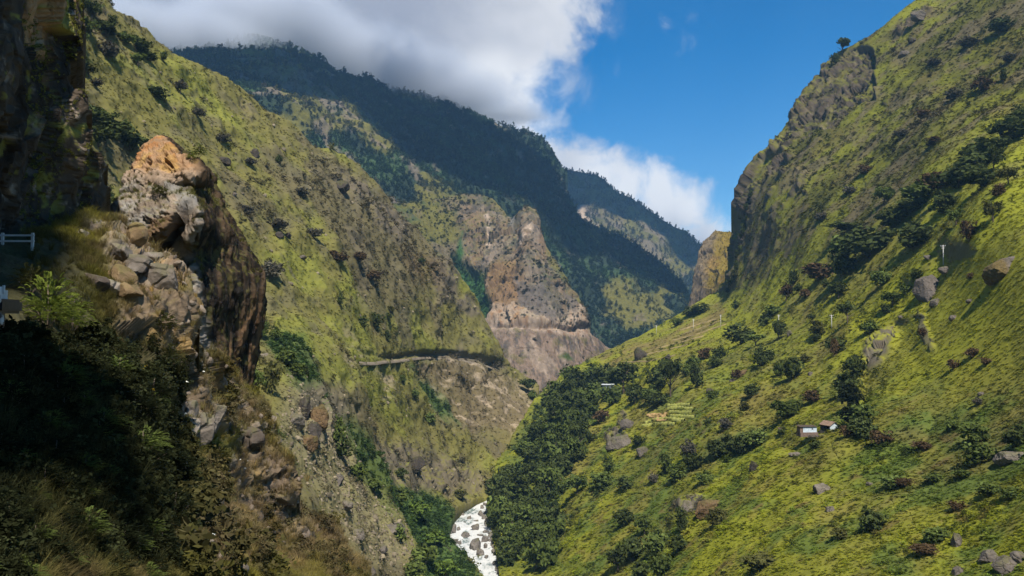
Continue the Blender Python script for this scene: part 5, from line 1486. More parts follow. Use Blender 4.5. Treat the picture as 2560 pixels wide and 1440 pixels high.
# ------------------------------------------------------------------ rocks
RV = []
M_BOULD = {'grey': None}
def boulder_mesh(seed, col, mat, sub=4, rough=.22, planes=20):
    bm = bmesh.new(); bmesh.ops.create_icosphere(bm, subdivisions=sub, radius=.5)
    v = np.array([q.co[:] for q in bm.verts]); f = np.array([[q.index for q in p_.verts] for p_ in bm.faces]); bm.free()
    u = v / np.linalg.norm(v, axis=1, keepdims=True)
    r = np.random.default_rng(seed)
    dirs = r.normal(size=(planes, 3)); dirs /= np.linalg.norm(dirs, axis=1, keepdims=True)
    dist = r.uniform(.30, .52, planes)
    k = np.min(dist[None] / np.maximum(u @ dirs.T, .12), axis=1)
    v = u * np.minimum(k, .62)[:, None]
    v *= (1 + rough * fbm(v + seed, .3, 5, .6, 301))[:, None]
    c = np.broadcast_to(np.array(col), v.shape) * (1 + .45 * fbm(v + seed * 3, .3, 4, .6, 302))[:, None]
    c = mixv(c, np.array([.10, .10, .03]), sstep(.2, .5, v[:, 2] + .5 * fbm(v + seed, .25, 3, seed=303)) * .45)
    return mesh_np('boulder', v, f, mat, {'tint': ('FLOAT_VECTOR', np.clip(c, .01, .8))}, smooth=False)
M_BOULDER = rock_mat('boulder_stone', .8, .4, .7)
BM_ = {}
NCOL = {'grey': (.155, .132, .11), 'dark': (.075, .06, .048), 'orange': (.18, .125, .07), 'pale': (.22, .19, .155)}
RCOL = {'grey': (.115, .098, .083), 'dark': (.055, .046, .038), 'orange': (.135, .088, .045), 'pale': (.15, .128, .105), 'wet': (.17, .15, .13)}
def rock_mesh(col, v, ang=False):
    if ang:
        if (col, v, 1) not in BM_: BM_[(col, v, 1)] = boulder_mesh(hash_(col) + v * 17 + 5, NCOL[col], M_BOULDER, 4, .07, 11)
        return BM_[(col, v, 1)]
    if (col, v) not in BM_: BM_[(col, v)] = boulder_mesh(hash_(col) + v * 13, RCOL[col], M_BOULDER)
    return BM_[(col, v)]
nr = [0]
def rock(p, w, h, dpt, col, label, group, name='boulder', rot=None, sink=.3, ang=False):
    o = obj(name, rock_mesh(col, nr[0] % 5, ang), label=label, cat='boulder' if name == 'boulder' else 'rock', group=group); nr[0] += 1
    o.location = (p[0], p[1], p[2] + h * (.5 - sink)); o.scale = (w * 1.15, dpt * 1.15, h * 1.25)
    o.rotation_euler = rot or (random.uniform(-.3, .3), random.uniform(-.3, .3), random.uniform(-.6, .6))
    return o
ROCKS = [(2318, 710, 84, 58, 'grey', 'big grey boulder with a flat face standing in the grass'), (2495, 672, 88, 36, 'orange', 'tilted mossy orange boulder overhanging the grass near the slope top'), (2334, 755, 34, 18, 'grey', 'low flat grey rock just under the big boulder'),
    (2360, 672, 32, 16, 'grey', 'small grey rock at the foot of the topmost pole'), (2380, 791, 20, 13, 'grey', None), (1598, 884, 34, 28, 'dark', 'dark angular boulder by the dry terraces with a pale foot'), (1672, 888, 18, 14, 'dark', None), (1770, 974, 16, 14, 'dark', None),
    (1855, 927, 28, 12, 'orange', 'long low brownish rock lying across the slope'), (2050, 1214, 46, 26, 'pale', 'pale grey outcrop standing out of the lower grass slope'), (2076, 1266, 20, 16, 'pale', None), (2390, 1350, 32, 24, 'grey', None),
    (2470, 1385, 48, 28, 'grey', 'largest stone of the cluster in the lower corner'), (2515, 1410, 56, 32, 'grey', 'broad stone at the lowest edge of the corner cluster'), (2548, 1390, 40, 22, 'grey', None), (2392, 1422, 30, 20, 'grey', None), (2522, 1138, 64, 28, 'pale', 'flat pale rock under dark bushes at the side'),
    (1550, 1103, 56, 30, 'pale', 'wide pale outcrop in the lower grass of the spur'), (1605, 1124, 32, 22, 'grey', None), (1570, 1056, 38, 26, 'grey', None), (2277, 97, 22, 12, 'dark', 'small black rock high on the grass near the skyline'), (2290, 40, 44, 16, 'grey', None), (2255, 130, 30, 14, 'grey', None),
    (2320, 640, 20, 10, 'grey', None), (2250, 790, 14, 8, 'grey', None), (2270, 560, 14, 8, 'pale', None), (1970, 830, 16, 12, 'grey', None), (1880, 1165, 24, 24, 'dark', 'dark rock peeping from the knoll above the overhang'), (1830, 945, 14, 8, 'grey', None), (2420, 750, 18, 9, 'grey', None),
    (1985, 1130, 26, 12, 'pale', None), (2170, 1205, 14, 10, 'pale', None), (1715, 1270, 30, 34, 'pale', 'pale rock face under the mossy overhang'), (1765, 1265, 60, 34, 'orange', 'brown mossy rock mass forming the overhang'), (2450, 980, 16, 10, 'grey', None), (2020, 930, 14, 8, 'grey', None)]
for px, py, w, h, col, lab in ROCKS:
    p, n = at(BI, px, py + h * .3)
    s_ = p[1] / F
    lab = lab or where(px, py, f"{'small' if w < 25 else 'medium'} {col if col != 'orange' else 'brown'} rock")
    USED.add(lab)
    rock(p, w * s_, h * s_ * 1.35, w * s_ * .9, col, lab, 'rocks on the grass slope', sink=.42)
for px, py, w, h, col in [(700, 578, 26, 12, 'dark'), (725, 585, 20, 10, 'dark'), (560, 395, 34, 18, 'dark'), (590, 480, 16, 9, 'grey'), (860, 470, 30, 22, 'dark'), (640, 375, 24, 16, 'dark'), (760, 640, 20, 10, 'grey'), (1040, 1160, 40, 30, 'dark'), (1000, 1310, 40, 20, 'pale'), (985, 1315, 30, 16, 'pale'),
                         (760, 1010, 40, 40, 'dark'), (800, 1035, 50, 40, 'orange'), (740, 1050, 40, 30, 'pale'), (790, 1070, 40, 40, 'dark'), (770, 1100, 44, 34, 'orange'), (870, 1260, 30, 20, 'pale'), (900, 1330, 30, 22, 'pale'), (960, 1370, 26, 20, 'grey'), (930, 1420, 34, 26, 'grey'), (850, 1190, 26, 20, 'grey')]:
    p, n = at(BE, px, py + h * .3); s_ = p[1] / F
    rock(p, w * s_, h * s_ * 1.3, w * s_, col, where(px, py, f"{'small' if w < 25 else 'jagged'} {col if col != 'orange' else 'brown'} rock") or 'jagged rock among the others', 'rocks on the road slope', name='rock', sink=.45)
RB_EDGE = []
for q in range(46):
    y_ = random.uniform(1262, 1436); t_ = (y_ - 1255) / 185
    xl = np.interp(y_, [1255, 1275, 1300, 1335, 1362, 1410, 1440], [1200, 1150, 1124, 1124, 1106, 1146, 1180]); xr = np.interp(y_, [1255, 1300, 1340, 1400, 1440], [1206, 1210, 1226, 1238, 1254])
    x_ = xl + random.gauss(-3, 5) if q % 2 else xr + random.gauss(2, 4)
    RB_EDGE.append(((x_ - 1080) * 6.545, (y_ - 1220) * 6.545, random.uniform(40, 110), random.uniform(35, 80)))
RB = [(350, 470, 160, 110), (500, 440, 70, 45), (605, 495, 80, 50), (720, 660, 120, 110), (870, 720, 90, 40), (540, 775, 150, 80), (345, 690, 110, 140), (435, 680, 60, 60), (790, 780, 90, 40), (855, 850, 110, 110), (710, 945, 210, 160), (790, 1065, 140, 90), (330, 890, 170, 90),
      (455, 900, 70, 60), (870, 960, 60, 80), (900, 570, 110, 110), (940, 640, 80, 50), (790, 440, 90, 80), (230, 860, 90, 60), (150, 790, 100, 80), (240, 760, 80, 70), (300, 740, 70, 60), (310, 560, 70, 50), (240, 420, 70, 70), (885, 1130, 70, 40), (1030, 1220, 100, 40), (600, 300, 70, 30),
      (830, 210, 60, 40), (900, 200, 50, 60), (640, 290, 50, 40), (1000, 670, 70, 50), (1060, 690, 50, 40), (720, 550, 90, 30), (535, 560, 30, 20), (800, 650, 30, 20), (680, 1260, 40, 20), (740, 490, 30, 25), (230, 470, 50, 40), (270, 800, 70, 60), (560, 310, 50, 30), (770, 240, 60, 30), (850, 500, 80, 70), (820, 330, 60, 60), (200, 900, 60, 40)] + RB_EDGE
for k, (a_, b_, w, h) in enumerate(RB):
    px, py = 1080 + a_ / 6.545, 1220 + (b_ + h * .35) / 6.545; w /= 6.545; h /= 6.545
    d = P(px, py, 1.0); Yw = (RZ + .6) / d[2]
    lab = {10: 'largest boulder in midstream with a pale flank', 0: 'broad boulder on the far bank at the head of the rapids', 3: 'twin-humped boulder standing in midstream above the largest one', 5: 'sloping brown boulder breaking the current near the shrubby bank', 12: 'long boulder at the water edge below the shrubby bank',
           11: 'squat boulder just downstream of the largest midstream boulder', 9: 'dark boulder between the largest midstream boulder and the wood'}.get(k, 'grey boulder lying among the white rapids')
    if lab == 'grey boulder lying among the white rapids' and (a_ < 320 or a_ > 840 or k > 43): lab = 'grey boulder piled along the river edge'
    if k not in (0, 3, 5, 9, 10, 11, 12): lab = where(px, py, f"{'small' if w < 8 else 'low' if h < 7 else 'blocky'} grey river boulder") or lab
    rock(P(px, py, Yw), w * Yw / F, h * Yw / F * 1.35, w * Yw / F * 1.1, 'wet', lab, 'boulders in the river', sink=.2)

# the tilted boulder is orange with moss at its lower end, grey above
tb = [o for o in C.objects if o.name.startswith('boulder') and o.get('label', '').startswith('tilted mossy')][0]
tb.data = tb.data.copy(); nv_ = len(tb.data.vertices); co_ = np.zeros(nv_ * 3, np.float32); tb.data.vertices.foreach_get('co', co_); co_ = co_.reshape(-1, 3)
tn_ = mixv(np.broadcast_to(np.array(RCOL['grey']), co_.shape) * (1 + .5 * fbm(co_, .2, 4, .6, 310))[:, None], np.array([.115, .085, .035]), sstep(.15, -.15, co_[:, 0] + .35 * fbm(co_, .3, 3, seed=311)))
tb.data.attributes['tint'].data.foreach_set('vector', np.ascontiguousarray(tn_, np.float32).ravel()); tb.rotation_euler = (.1, -.3, .1)

# stones on the near ledge
for px, py, w, h, col, lab in [(206, 582, 48, 26, 'pale', 'pale rounded boulder at the foot of the dark cliff'), (398, 690, 84, 56, 'grey', 'jutting grey slab at the outer edge of the ledge under the pillar'), (345, 655, 70, 34, 'grey', 'flat grey slab on the ledge'), (300, 688, 66, 34, 'orange', 'brown broken block in the ledge'),
        (322, 724, 56, 30, 'orange', 'orange block at the lip of the ledge'), (278, 712, 64, 26, 'pale', 'pale shard lying on the ledge lip'), (300, 620, 50, 22, 'grey', 'small grey slab in the dry grass of the ledge'), (340, 588, 40, 40, 'orange', 'ochre block leaning at the pillar base'), (375, 640, 50, 26, 'grey', 'low slab between the pillar and the jutting slab'),
        (240, 700, 50, 30, 'dark', 'dark block at the shaded end of the ledge'), (480, 1010, 40, 34, 'grey', 'round stone in the crumbling bank below the pillar'), (500, 1060, 60, 50, 'grey', 'pale cracked block in the bank below the pillar'), (540, 1040, 34, 60, 'grey', 'upright grey stone in the lower bank'), (470, 1060, 40, 40, 'pale', 'pale stone beside the cracked block'),
        (620, 1090, 60, 50, 'dark', 'dark rock at the corner of the lower bank'), (700, 1100, 20, 16, 'grey', 'small stone on the lower bank edge')]:
    p, n = at(BN, px, py + h * .25); s_ = p[1] / F
    rock(p, w * s_, h * s_ * 1.25, w * s_ * .9, col, lab, 'stones of the near ledge', name='rock', sink=.42, ang=True, rot=(random.uniform(-.15, .15), random.uniform(.15, .4), random.uniform(-.5, .5)))

# ------------------------------------------------------------------ dirt road along the far slope
M_ROAD = ground_mat('dirt_road', .8, .4, .1, .25)
def road_piece(line, n, label):
    rp = np.array([at(BE, x, y)[0] for x, y in resample(line, n)])
    for _ in range(5): rp[1:-1] = (rp[:-2] + rp[1:-1] * 2 + rp[2:]) / 4
    tg = np.gradient(rp, axis=0); sd_ = np.stack([tg[:, 1], -tg[:, 0], 0 * tg[:, 0]], -1); sd_ /= np.linalg.norm(sd_, axis=1, keepdims=True)
    sd_ *= np.where((sd_ * rp).sum(1, keepdims=True) > 0, -1, 1)
    wob = (1 + .3 * np.sin(np.arange(n) * 1.3) * np.sin(np.arange(n) * .37))[:, None]
    rv = np.concatenate([rp - sd_ * 1.6 + [0, 0, .1], rp + sd_ * .7 * wob + [0, 0, .05], rp + sd_ * 1.2 * wob - [0, 0, 1.6]])
    ri = np.arange(n - 1)
    rf = np.concatenate([np.stack([ri, ri + 1, ri + n + 1, ri + n], -1), np.stack([ri + n, ri + n + 1, ri + 2 * n + 1, ri + 2 * n], -1)])
    obj('road', mesh_np('road', rv, rf, M_ROAD, {'tint': ('FLOAT_VECTOR', np.array([.20, .165, .12]) * rng.uniform(.7, 1.2, (3 * n, 1)))}), kind='structure', label=label)
road_piece([(900, 903), (940, 905), (980, 898), (1030, 890), (1090, 889), (1150, 893), (1200, 903), (1235, 915)], 50, 'pale dirt road cut along the slope')
road_piece([(622, 884), (645, 881), (672, 880)], 12, 'short stretch of the dirt road showing beside the pillar')

# ------------------------------------------------------------------ power poles
M_CONC = plain_mat('pole_concrete', (.48, .47, .44), .8, .15, 2)
M_IRON = plain_mat('dark_iron', (.08, .08, .08), .6, .2, 4)
def pole(px, top, bot, label):
    p, n = at(BI, px, bot, 5)
    H = (bot - top) * p[1] / F
    r = bpy.data.objects.new('utility_pole', None); C.objects.link(r); r.location = p - np.array([0, 0, .3])
    mb = MB(); mb.tube([(0, 0, -.5), (0, 0, H * .5), (0, 0, H + .3)], [.25, .20, .15], 8); obj('pole', mb.mesh('pole', M_CONC, True), r)
    a = MB(); a.box((0, 0, H - .15), (2.2, .18, .18)); a.box((0, 0, H - 1.1), (1.5, .16, .16)); obj('crossarm', a.mesh('crossarm', M_CONC), r)
    for k in (-1, 0, 1):
        i_ = MB(); i_.tube([(k * .95, 0, H - .06), (k * .95, 0, H + .12), (k * .95, 0, H + .26)], [.06, .10, .05], 6); obj('insulator', i_.mesh('insulator', M_CONC, True), r)
    r.rotation_euler.z = random.uniform(-.4, .4)
    tag(r, label, 'pole', 'power poles across the slope')
pole(2355, 610, 660, 'tall white pole against the ridge above the big boulder')
pole(2077, 783, 818, 'white pole beside the lone umbrella tree')
pole(1946, 782, 812, 'white pole half hidden behind a dark tree')
pole(1798, 784, 820, 'white pole above the dry terraces, nearer the brown bluff')
pole(1732, 794, 824, 'white pole at the lower end of the dry terraces')
pole(1640, 808, 833, 'short white pole on the edge of the spur')
pole(1594, 962, 985, 'thin white pole between the dark trees by the house')

# ------------------------------------------------------------------ terraced field and dry terraces
M_CROP = plain_mat('ripe_crop', (.30, .31, .07), .9, .3, 2); M_STRAW = plain_mat('straw', (.36, .24, .10), .9, .25, 2); M_DRYT = plain_mat('dry_terrace_wall', (.26, .20, .09), .95, .3, 2)
def strip(pts, w, h, mat, name, parent):
    q = np.array([at(BI, x, y, 5)[0] for x, y in resample(pts, 26)])
    for _ in range(3): q[1:-1] = (q[:-2] + 2 * q[1:-1] + q[2:]) / 4
    tg = np.gradient(q, axis=0); tg /= np.linalg.norm(tg, axis=1, keepdims=True); s_ = np.stack([tg[:, 1], -tg[:, 0], 0 * tg[:, 0]], -1)
    ww = w * (1 + .35 * np.sin(np.arange(26) * 1.7))[:, None]; hh = h * (1 + .25 * np.sin(np.arange(26) * 2.3 + 1))
    hz_ = np.stack([0 * hh, 0 * hh, hh], -1)
    r = [q - s_ * ww - [0, 0, .6], q - s_ * ww * .7 + hz_, q + s_ * ww * .7 + hz_ * .9, q + s_ * ww - [0, 0, .6]]
    v = np.concatenate(r); i_ = np.arange(25)
    f = np.concatenate([np.stack([i_ + 26 * k, i_ + 26 * k + 1, i_ + 26 * (k + 1) + 1, i_ + 26 * (k + 1)], -1) for k in range(3)])
    return obj(name, mesh_np(name, v, f, mat), parent)
tf = bpy.data.objects.new('terraced_field', None); C.objects.link(tf); tag(tf, 'small terraced field of ripe yellow green rows beside a straw patch', 'field')
for ln in ([(1668, 1014), (1700, 1012), (1726, 1010)], [(1666, 1022), (1695, 1018), (1732, 1022)], [(1672, 1028), (1700, 1030), (1728, 1030)], [(1675, 1038), (1705, 1040), (1734, 1041)], [(1610, 1054), (1640, 1046), (1672, 1045), (1702, 1053)], [(1605, 1062), (1650, 1056), (1690, 1060)], [(1680, 1046), (1710, 1049)]):
    strip(ln, .8, 1.2, M_CROP, 'crop_row', tf)
for y in (1032, 1037, 1042, 1047):
    strip([(1622 + (y - 1032), y + 1), (1645, y), (1666, y)], 1.3, .55, M_STRAW, 'straw_row', tf)
td = bpy.data.objects.new('dry_terraces', None); C.objects.link(td); tag(td, 'dry straw-coloured terraces stepping up the spur below the white poles', 'terraces')
for ln in ([(1690, 838), (1740, 820), (1800, 800)], [(1680, 848), (1740, 832), (1812, 808)], [(1700, 822), (1750, 806), (1790, 795)], [(1640, 868), (1700, 852), (1760, 836)], [(1600, 886), (1660, 872), (1720, 858)], [(1560, 902), (1620, 900), (1690, 884)]):
    strip(ln, .9, .7, M_DRYT, 'terrace_wall', td)

# ------------------------------------------------------------------ tin sheds
M_TIN = plain_mat('pale_blue_tin', (.5, .58, .64), .45, .25, 1.5, .2); M_RUST = plain_mat('rusty_tin', (.23, .15, .10), .6, .35, 1.2); M_WOOD = plain_mat('dark_wood', (.07, .05, .035), .9, .3, 4); M_EARTH = plain_mat('mud_wall', (.16, .11, .085), .95, .3, 2); M_STONE = plain_mat('dry_stone', (.20, .17, .14), .95, .5, 5, .6); M_BLUE = plain_mat('white_blue_paint', (.62, .66, .70), .5, .15, 2)
pS, _ = at(BI, 2050, 1084, 5); sS = pS[1] / F
def local(root, px, py):                       # photo offset from the shed root, in metres
    return (px - 2050) * sS, (1084 - py) * sS
zf = .35
sh = bpy.data.objects.new('gabled_shed', None); C.objects.link(sh)
x0, _z = local(0, 2078, 1080); sh.location = pS + np.array([x0 - .6, -3.0, 1.0]); sh.rotation_euler.z = .32
tag(sh, 'small shed with a rusty gabled roof and a pale blue tin end wall', 'shed')
gw, gl, eh, ah = 3.5, 5.2, 2.3, 3.35        # gable faces local -y, length runs along +y
def panel(name, quads, mat, par):
    mb = MB()
    for q in quads: mb.add(q, [tuple(range(len(q)))])
    return obj(name, mb.mesh(name, mat), par)
for k in range(7):                            # tin sheets of the gable wall
    xa, xb = -gw / 2 + k * gw / 7, -gw / 2 + (k + 1) * gw / 7 - .03
    za, zb = [eh + (ah - eh) * (1 - abs(x_) / (gw / 2)) for x_ in (xa, xb)]
    mb = MB(); yy = -.02 * (k % 2)
    v = [(xa, yy, 0), (xb, yy, 0), (xb, yy, zb), (xa, yy, za)]; mb.add(v + [(a_, b_ + .05, c_) for a_, b_, c_ in v], [(0, 1, 2, 3), (7, 6, 5, 4), (0, 4, 5, 1), (1, 5, 6, 2), (2, 6, 7, 3), (3, 7, 4, 0)])
    obj('tin_sheet', mb.mesh('tin_sheet', M_TIN), sh)
mb = MB(); mb.box((gw / 2 - .05, gl / 2, eh / 2), (.1, gl - .2, eh)); mb.box((0, gl, eh / 2), (gw, .1, eh)); mb.box((-gw / 2 + .05, gl * .85, eh / 2), (.1, gl * .3, eh)); obj('wall', mb.mesh('wall', M_WOOD), sh)
for yy in (.3, gl * .35, gl * .68):
    mb = MB(); mb.box((-gw / 2 + .06, yy, eh / 2), (.12, .12, eh)); obj('post', mb.mesh('post', M_WOOD), sh)
mb = MB(); mb.box((0, gl / 2, -.75), (gw + .5, gl + .5, 1.5)); obj('floor_slab', mb.mesh('floor_slab', M_STONE), sh)
for sx in (-1, 1):
    for k in range(6):                        # roof sheets
        ya, yb = -.45 + k * (gl + .8) / 6, -.45 + (k + 1) * (gl + .8) / 6 - .02
        z0 = .02 * (k % 2); e0 = eh - .25
        a_, b_, c_, d_ = (0, ya, ah + .1 + z0), (0, yb, ah + .1 + z0), (sx * (gw / 2 + .4), yb, e0 + z0), (sx * (gw / 2 + .4), ya, e0 + z0)
        mb = MB(); v = [a_, b_, c_, d_]; mb.add(v + [(q[0], q[1], q[2] - .06) for q in v], [(0, 1, 2, 3), (7, 6, 5, 4), (0, 4, 5, 1), (1, 5, 6, 2), (2, 6, 7, 3), (3, 7, 4, 0)])
        obj('roof_sheet', mb.mesh('roof_sheet', M_RUST), sh)
mb = MB(); mb.box((.55, -.06, 1.0), (.9, .06, .35)); obj('vent', mb.mesh('vent', M_WOOD), sh)
s2 = bpy.data.objects.new('flat_shed', None); C.objects.link(s2)
x0, _z = local(0, 2015, 1080); s2.location = pS + np.array([x0 - .4, -2.4, .7]); s2.rotation_euler.z = .12
tag(s2, 'low flat-roofed shed with a pale blue tin front and brown end wall', 'shed')
for k in range(8):
    mb = MB(); mb.box((-1.75 + k * .62, -.03 * (k % 2), .95), (.6, .06, 1.9)); obj('tin_sheet', mb.mesh('tin_sheet', M_TIN), s2)
mb = MB(); mb.box((-2.6, .05, .9), (1.0, .12, 1.8)); obj('end_wall', mb.mesh('end_wall', M_EARTH), s2)
mb = MB(); mb.box((-.2, 2.6, .9), (5.6, .12, 1.8)); mb.box((2.6, 1.3, .9), (.12, 2.6, 1.8)); mb.box((-3.1, 1.3, .9), (.12, 2.6, 1.8)); obj('wall', mb.mesh('wall', M_EARTH), s2)
mb = MB(); v = [(-3.4, -.4, 2.0), (2.9, -.4, 2.0), (2.9, 3.0, 2.25), (-3.4, 3.0, 2.25)]; mb.add(v + [(q[0], q[1], q[2] - .1) for q in v], [(0, 1, 2, 3), (7, 6, 5, 4), (0, 4, 5, 1), (1, 5, 6, 2), (2, 6, 7, 3), (3, 7, 4, 0)]); obj('roof', mb.mesh('roof', M_WOOD), s2)
mb = MB(); mb.box((1.35, -.08, 1.2), (.45, .04, .5)); obj('window', mb.mesh('window', M_IRON), s2)
mb = MB(); mb.box((0, 1.2, -.75), (6.4, 3.4, 1.5)); obj('floor_slab', mb.mesh('floor_slab', M_EARTH), s2)
# stone retaining wall in front
w_ = bpy.data.objects.new('retaining_wall', None); C.objects.link(w_); w_.location = pS + np.array([-.5, -4.2, -.5]); tag(w_, 'rough dry stone wall holding up the yard of the sheds', 'wall')
SM = [rock_mesh('grey', v) for v in range(3)]
for k in range(46):
    o = obj('stone', SM[k % 3], w_); o.location = (-5.5 + (k % 23) * .5 + random.uniform(-.08, .08), random.uniform(-.15, .15), -.1 + (k // 23) * .42 + random.uniform(-.05, .05)); o.scale = (.62, .5, .5); o.rotation_euler = (random.uniform(0, 3), random.uniform(0, 3), 0)
# thatched open shelter
p3, _ = at(BI, 1953, 1080, 5)
s3 = bpy.data.objects.new('open_shelter', None); C.objects.link(s3); s3.location = p3; tag(s3, 'little open shelter on pale posts, uphill edge of the yard away from the sheds', 'shelter')
for x, y in ((-1.2, -.6), (1.2, -.6), (1.7, -.4), (-1.2, 1), (1.2, 1)):
    mb = MB(); mb.tube([(x, y, -.4), (x + .05, y, .8), (x, y, 1.7)], .07, 6); obj('post', mb.mesh('post', M_CONC), s3)
mb = MB(); v = [(-1.6, -1, 1.65), (1.6, -1, 1.65), (1.6, 1.4, 2.0), (-1.6, 1.4, 2.0)]; mb.add(v + [(q[0], q[1], q[2] - .15) for q in v], [(0, 1, 2, 3), (7, 6, 5, 4), (0, 4, 5, 1), (1, 5, 6, 2), (2, 6, 7, 3), (3, 7, 4, 0)]); obj('roof', mb.mesh('roof', M_WOOD), s3)
mb = MB(); mb.box((0, 1, .7), (2.4, .08, 1.4)); obj('back_wall', mb.mesh('back_wall', M_WOOD), s3)

# ------------------------------------------------------------------ house among the trees
pH, _ = at(BI, 1524, 975, 6); sH = pH[1] / F
ho = bpy.data.objects.new('house', None); C.objects.link(ho); ho.location = pH + np.array([-2.5, -7.5, .3]); ho.rotation_euler.z = -.15
tag(ho, 'two-storey white house with pale blue roof edges half hidden by dark trees', 'house')
mb = MB(); mb.box((0, 0, 3.2), (9, 6, 6.4)); obj('wall', mb.mesh('wall', M_BLUE), ho)
for z, dx in ((6.55, 0), (3.3, .3)):
    mb = MB(); mb.box((dx, -.6, z), (10.4, 8.2, .28)); obj('roof' if z > 6 else 'balcony_slab', mb.mesh('roof', M_BLUE), ho)
for z in (1.6, 4.7):
    for x in (-3, 0, 3):
        mb = MB(); mb.box((x, -3.03, z), (1.5, .08, 1.3)); wi = obj('window', mb.mesh('window', M_IRON), ho)
        fr = MB(); fr.box((x, -3.05, z - .72), (1.7, .16, .12)); obj('sill', fr.mesh('sill', M_BLUE), wi)
mb = MB(); mb.box((0, 0, -1.0), (9.4, 6.4, 2.0)); obj('plinth', mb.mesh('plinth', M_STONE), ho)
p4, _ = at(BI, 1505, 922, 5)
s4 = bpy.data.objects.new('hut', None); C.objects.link(s4); s4.location = p4; tag(s4, 'tiny hut with a pale slab roof uphill of the house', 'hut')
mb = MB(); mb.box((0, 0, .8), (4.4, 3, 1.8)); obj('wall', mb.mesh('wall', M_EARTH), s4)
mb = MB(); mb.box((0, -.1, 1.85), (5.4, 3.8, .22)); obj('roof', mb.mesh('roof', M_CONC), s4)

# ------------------------------------------------------------------ guard rail, parked vehicle at the frame edge, concrete slab on the lower bend
M_WHITE = plain_mat('white_paint', (.5, .52, .5), .5, .12, 3); M_BLACK = plain_mat('black_paint', (.015, .015, .016), .4, .2, 3)
g0, _ = at(BN, 40, 622, 8)
gr = bpy.data.objects.new('guard_rail', None); C.objects.link(gr); gr.location = g0 + np.array([0, 0, .05]); tag(gr, 'white metal guard rail at the foot of the dark cliff', 'guard rail')
for z in (.32, .55):
    mb = MB(); mb.box((-2.0, 0, z), (5.4, .05, .07)); obj('rail', mb.mesh('rail', M_WHITE), gr)
for x in (.6, -.6, -1.9, -3.2, -4.5):
    mb = MB(); mb.box((x, .06, .28), (.09, .09, .75)); obj('post', mb.mesh('post', M_WHITE), gr)
v0 = P(-12, 790, 19.0)
ve = bpy.data.objects.new('parked_truck', None); C.objects.link(ve); ve.location = v0; ve.rotation_euler.z = .2; ve.scale = (.62, .62, .62); tag(ve, 'black and white truck end showing at the frame edge beside the bush', 'truck')
def part(name, c_, d_, mat, rz=0):
    mb = MB(); mb.box(c_, d_, rz)
    me = mb.mesh(name, mat); bm = bmesh.new(); bm.from_mesh(me); bmesh.ops.bevel(bm, geom=bm.edges[:], offset=min(d_) * .18, segments=2, affect='EDGES'); bm.to_mesh(me); bm.free()
    return obj(name, me, ve)
part('body', (-.75, .9, .35), (2.0, 2.2, .5), M_BLACK); part('cab', (-.95, 1.0, .72), (1.5, 1.8, .7), M_WHITE); part('bumper', (-.25, -.28, .02), (1.1, .22, .20), M_IRON)
part('headlight', (.18, -.24, .60), (.14, .1, .28), M_WHITE); part('grille', (-.35, -.23, .36), (.8, .08, .3), M_IRON); part('mirror', (.22, .1, .92), (.07, .12, .30), M_WHITE); part('step', (.1, -.15, -.18), (.36, .3, .12), M_CONC)
for x, y in ((-.05, .35), (-1.45, .35)):
    mb = MB(); mb.tube([(x - .14, y, -.12), (x + .14, y, -.12)], .36, 18); wh = obj('wheel', mb.mesh('wheel', M_BLACK, False), ve)
    mb = MB(); mb.tube([(x + .12, y, -.12), (x + .16, y, -.12)], .18, 14); obj('rim', mb.mesh('rim', M_CONC), wh)
c0, _ = at(BN, 640, 1085, 14); c0 = P(668, 1072, 74)
cs = MB(); cs.box((0, 0, 0), (.9, 2.6, .22)); so = obj('concrete_slab', cs.mesh('concrete_slab', rock_mesh('grey', 0).materials[0] if False else M_STONE), label='pale concrete slab tilting beside the lower bank', cat='slab'); so.location = c0; so.rotation_euler = (.95, .35, .3)

# ------------------------------------------------------------------ near shrubs with feathered leaves, dark plants in the shade
def feather_bush(name, seed, mat, n=240, leaf=.019, droop=.5):
    r = np.random.default_rng(seed); V_, F_, A_ = [], [], []
    o = 0
    for k in range(n):
        d = r.normal(size=3); d[2] = abs(d[2]) * .8 + .15; d /= np.linalg.norm(d)
        a = np.array([0, 0, .12]) + d * r.uniform(.10, .34) * np.array([1.1, 1.1, 1.3])
        out_ = d * np.array([1, 1, .6]) + np.array([0, 0, .2]); out_ /= np.linalg.norm(out_)
        sd = np.cross(out_, [0, 0, 1]); sd /= np.linalg.norm(sd) + 1e-6
        ln = r.uniform(.09, .17); lv_ = r.uniform(.7, 1.35)
        for q in range(9):
            t_ = (q + 1) / 9
            c_ = a + out_ * ln * t_ - np.array([0, 0, droop * ln * t_ * t_])
            for s_ in (-1, 1):
                tip = c_ + sd * s_ * leaf * 2.0 * (1.15 - t_ * .6) + out_ * leaf * .8 - np.array([0, 0, leaf * .4])
                wv_ = out_ * leaf * .42
                V_ += [c_, (c_ + tip) / 2 + wv_, tip, (c_ + tip) / 2 - wv_]; F_.append((o, o + 1, o + 2, o + 3)); o += 4; A_ += [lv_ * r.uniform(.8, 1.2)] * 4
    return mesh_np(name, np.array(V_), np.array(F_), mat, {'leafvar': ('FLOAT', np.array(A_))}, smooth=False)
LEAF['lit'] = leaf_mat('leaves_lit', col=(.17, .21, .04), trans=.35)  # leaf colour brightened to imitate sunlight on the foliage
FB = {(c_, v): feather_bush('foliage', hash_(c_) + v, LEAF[c_]) for c_ in ('lit', 'green', 'black', 'olive') for v in range(2)}
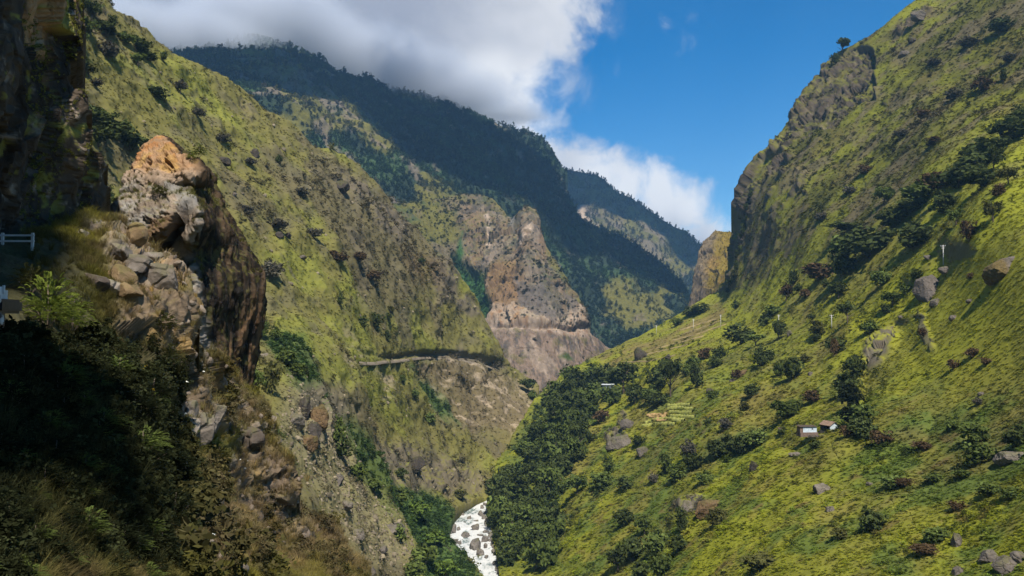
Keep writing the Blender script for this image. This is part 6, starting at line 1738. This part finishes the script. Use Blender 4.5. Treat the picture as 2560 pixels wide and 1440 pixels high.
def near_bush(px, py, wpx, hpx, colour, label, B=BN, Y=None, group='shrubs on the near bank'):
    p = P(px, py + hpx * .5, Y) if Y else at(B, px, py + hpx * .45, 10)[0]
    d = p[1]
    o = obj('shrub', FB[(colour, nplant[0] % 2)], label=label, cat='shrub', group=group); nplant[0] += 1
    st = obj('stem', stem_for('bush', nplant[0] % 3), o)
    o.location = p - np.array([0, 0, .02]); o.rotation_euler.z = random.uniform(0, 6.28)
    o.scale = (wpx * d / F * 1.15, wpx * d / F * 1.15, hpx * d / F * 1.35)
    return o
near_bush(120, 745, 170, 190, 'lit', 'bright green feathery shrub beside the truck, sun partly painted into its leaves')
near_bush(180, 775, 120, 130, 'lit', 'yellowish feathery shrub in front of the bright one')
near_bush(75, 690, 110, 110, 'olive', 'dull green shrub behind the bright feathery one')
near_bush(150, 880, 110, 90, 'olive', 'brown-tinged shrub below the bright feathery one')
near_bush(405, 800, 110, 80, 'olive', 'yellow green fern clump hanging at the lip of the rock face')
near_bush(430, 880, 60, 80, 'olive', 'small fern clump with yellow tips on the dark rock')
near_bush(470, 1110, 110, 80, 'olive', 'dry yellow shrub on the sunlit bank below the pillar')
near_bush(545, 1130, 90, 70, 'olive', 'thin dry shrub beside the upright stone')
near_bush(500, 370, 40, 50, 'green', 'fresh green shrub on the shoulder of the rock pillar', B=BP)
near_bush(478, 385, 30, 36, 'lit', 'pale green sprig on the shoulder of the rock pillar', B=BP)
near_bush(395, 470, 60, 40, 'olive', 'grassy cushion on the ledge halfway up the pillar', B=BP)
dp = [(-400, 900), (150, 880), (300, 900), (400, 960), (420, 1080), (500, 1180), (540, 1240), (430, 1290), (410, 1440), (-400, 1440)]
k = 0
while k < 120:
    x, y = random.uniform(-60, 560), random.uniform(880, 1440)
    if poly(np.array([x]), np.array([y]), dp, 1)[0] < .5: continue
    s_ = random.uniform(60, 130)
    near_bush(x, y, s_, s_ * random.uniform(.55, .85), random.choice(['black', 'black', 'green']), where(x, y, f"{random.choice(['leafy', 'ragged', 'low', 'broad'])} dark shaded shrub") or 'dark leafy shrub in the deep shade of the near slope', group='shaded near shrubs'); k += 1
# long shaded grass in front
w = density(BN) * poly(BN.px, BN.py, dp, 20)
p, i, j = sample(BN, 1200, w)
s = rng.uniform(.2, .5, len(p)) * np.clip(p[:, 1] / 16, .4, 1.1)
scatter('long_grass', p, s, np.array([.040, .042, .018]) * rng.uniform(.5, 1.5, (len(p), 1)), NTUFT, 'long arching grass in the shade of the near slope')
# white and yellow flowers on the shaded slope
fl = [proto('flower', crown_mesh('flower', M_TINT, seed=s, clumps=1, per=7, leaf=.35, spread=.1, cr=.3)) for s in (61, 62)]
w = density(BN) * poly(BN.px, BN.py, [(300, 930), (460, 950), (600, 1160), (560, 1260), (470, 1400), (380, 1300)], 30)
p, i, j = sample(BN, 130, w)
scatter('wildflowers', p + [0, 0, .3], rng.uniform(.08, .16, len(p)) * p[:, 1] / 30, np.where(rng.random((130, 1)) < .7, [[.6, .6, .55]], [[.6, .45, .05]]), fl, 'scattered white and yellow wildflowers on the shaded bank')
print('TRIS', sum(len(m.polygons) * 2 for m in bpy.data.meshes))
